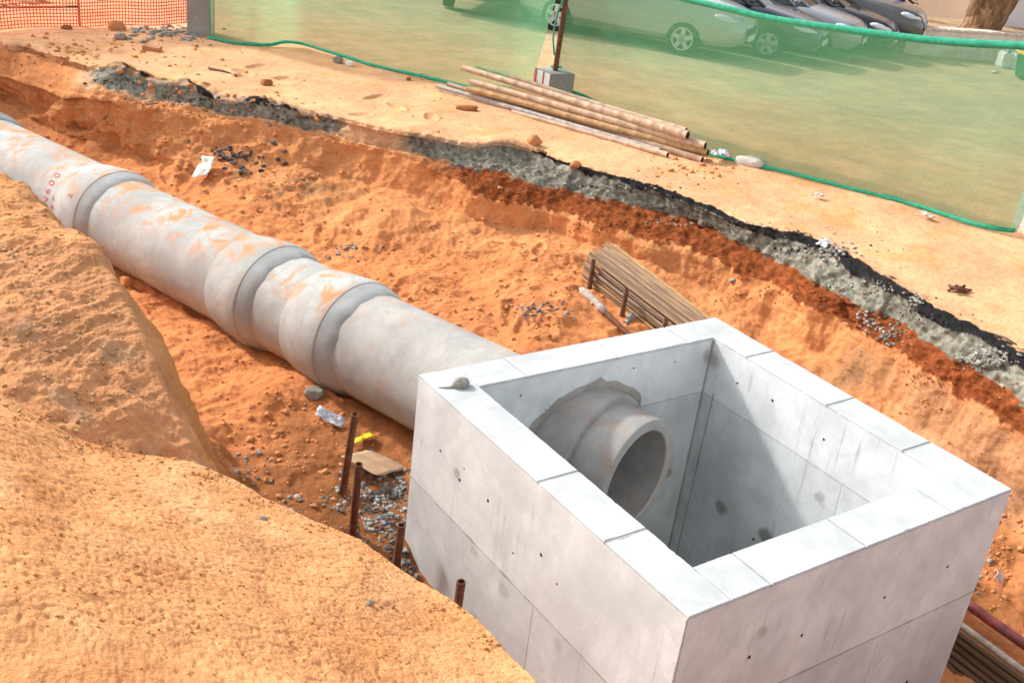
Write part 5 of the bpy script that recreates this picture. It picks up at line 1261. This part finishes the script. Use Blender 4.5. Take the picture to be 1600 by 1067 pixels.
for v in bm.verts:
    if v.co.z < .2: v.co.x *= .8; v.co.y *= .8
bm_obj('tub', bm, plain('bin green', (.02, .12, .05), rough=.5), root)
bm = bmesh.new(); bm_box(bm, -.28, .28, -.30, .30, .505, .57, bevel=.02); bm_obj('lid', bm, plain('bin yellow', (.7, .55, .02), rough=.5), root)
# litter on the car park
for i, (x, y, s_) in enumerate(((1508, 103, .10), (1555, 115, .12), (1326, 97, .07))):
    p = ongr(x, y); bm = rock_mesh(60+i, 2, .5, .5); o = bm_obj('paper_scrap', bm, PAPER, None); o.scale = (s_, s_*.7, s_*.6); o.location = p+np.array([0, 0, s_*.25])
    tag(o, ('white paper scrap on the car park below the planter wall', 'larger white scrap on the car park near the jerrycans', 'tiny white scrap on the ground before the dark grey car')[i], 'litter')

# person behind the cars: skin-modifier figure, blue shirt, purple cloth
d = ray(1404, 8); sD = 27.6; pp = (CAM+d*sD)[:2]; zg = gz(float(pp@LAT))
man = thing('person', 'person in blue shirt and purple trousers standing behind the dark grey car, forearm held out', 'person', (pp[0], pp[1], zg), math.atan2(rgt[1], rgt[0]))
def skin(name, verts, edges, radii, mat, root=0, sub=2):
    me = bpy.data.meshes.new(name); me.from_pydata(verts, edges, []); o = bpy.data.objects.new(name, me); COL.objects.link(o)
    m = o.modifiers.new('skin', 'SKIN'); m.use_smooth_shade = True
    for i, r_ in enumerate(radii):
        me.skin_vertices[0].data[i].radius = (r_, r_) if not isinstance(r_, tuple) else r_
    me.skin_vertices[0].data[root].use_root = True
    s_ = o.modifiers.new('sub', 'SUBSURF'); s_.levels = s_.render_levels = sub
    m2 = bpy.data.meshes.new_from_object(o.evaluated_get(bpy.context.evaluated_depsgraph_get()))
    bpy.data.objects.remove(o); m2.materials.clear(); m2.materials.append(mat)
    m2.polygons.foreach_set('use_smooth', [True]*len(m2.polygons))
    o = bpy.data.objects.new(name, m2); return link(o, man)
SKINM = plain('dark skin', (.085, .042, .026), rough=.6, var=.1)
SHIRT = plain('blue shirt', (.07, .2, .62), rough=.9, var=.2); TROU = plain('purple trousers', (.10, .05, .26), rough=.9, var=.2)
# body, facing along +x of the figure (to the right in the picture)
bv = [(0, 0, .95), (0, 0, 1.15), (.01, 0, 1.38), (0, 0, 1.48), (.01, 0, 1.55), (.03, 0, 1.66), (.03, 0, 1.74),
      (.0, .19, 1.40), (.05, .24, 1.12), (.30, .16, 1.02), (.38, .14, 1.02), (.0, -.19, 1.40), (.02, -.24, 1.12), (.25, -.20, .97), (.33, -.19, .96),
      (0, .10, .90), (.01, .11, .50), (0, .11, .09), (.14, .12, .04), (0, -.10, .90), (.02, -.11, .50), (0, -.11, .09), (.14, -.12, .04)]
be = [(0, 1), (1, 2), (2, 3), (3, 4), (4, 5), (5, 6), (2, 7), (7, 8), (8, 9), (9, 10), (2, 11), (11, 12), (12, 13), (13, 14), (0, 15), (15, 16), (16, 17), (17, 18), (0, 19), (19, 20), (20, 21), (21, 22)]
brd = [.12, .12, .13, .06, .055, .095, .07, .06, .045, .033, .035, .06, .045, .033, .035, .09, .06, .04, .035, .09, .06, .04, .035]
body = skin('body', bv, be, brd, SKINM)
for s_, base_ in ((1, (.38, .14, 1.02)), (-1, (.33, -.19, .96))):
    for k in range(5):
        oy = (k-2)*.017
        if k == 4*(s_ > 0): tipv = [(base_[0]+.0, base_[1]+s_*.0+oy, base_[2]), (base_[0]+.035, base_[1]+oy*2.2, base_[2]+.02), (base_[0]+.06, base_[1]+oy*2.4, base_[2]+.02)]
        else:
            ln = (.085, .098, .10, .095, .075)[k]; tipv = [(base_[0]+.02, base_[1]+oy, base_[2]), (base_[0]+.02+ln*.55, base_[1]+oy*1.15, base_[2]-.005), (base_[0]+.02+ln, base_[1]+oy*1.1, base_[2]-.03)]
        skin('finger', tipv, [(0, 1), (1, 2)], [.010, .0085, .007], SKINM, sub=1)
skin('shirt', [(0, 0, .82), (0, 0, 1.15), (.01, 0, 1.38), (.005, 0, 1.46), (.0, .19, 1.40), (.035, .23, 1.2), (.0, -.19, 1.40), (.02, -.23, 1.2)], [(0, 1), (1, 2), (2, 3), (2, 4), (4, 5), (2, 6), (6, 7)], [.17, .145, .150, .08, .085, .075, .085, .075], SHIRT)
skin('trousers', [(0, 0, .93), (0, .10, .86), (.01, .11, .5), (0, .11, .12), (0, -.10, .86), (.02, -.11, .5), (0, -.11, .12)], [(0, 1), (1, 2), (2, 3), (0, 4), (4, 5), (5, 6)], [.135, .105, .085, .075, .105, .085, .075], TROU)
bm = bmesh.new(); bmesh.ops.create_uvsphere(bm, u_segments=16, v_segments=10, radius=.105)
for v in bm.verts: v.co = (v.co.x*.98+.02, v.co.y*.9, v.co.z*.9+1.74) if v.co.z > -.01 else (v.co.x*.75-.02, v.co.y*.88, v.co.z*.5+1.74)
bm_obj('hair', bm, BLACKP, man, True)
for s_ in (-1, 1):
    bm = bmesh.new(); bmesh.ops.create_icosphere(bm, subdivisions=1, radius=.013); bmesh.ops.translate(bm, verts=bm.verts, vec=(.118, s_*.034, 1.68)); bm_obj('eye', bm, PLATE, man, True)
    bm = bmesh.new(); bmesh.ops.create_icosphere(bm, subdivisions=1, radius=1)
    for v in bm.verts: v.co = (.02+v.co.x*.022, s_*.098+v.co.y*.012, 1.665+v.co.z*.034)
    bm_obj('ear', bm, SKINM, man, True)
bm = bmesh.new(); bmesh.ops.create_icosphere(bm, subdivisions=1, radius=1)
for v in bm.verts: v.co = (.128+v.co.x*.02, v.co.y*.017, 1.645+v.co.z*.026)
bm_obj('nose', bm, SKINM, man, True)
bm = bmesh.new(); bm_box(bm, .112, .124, -.026, .026, 1.598, 1.610, bevel=.003); bm_obj('mouth', bm, plain('lips', (.12, .04, .035)), man)
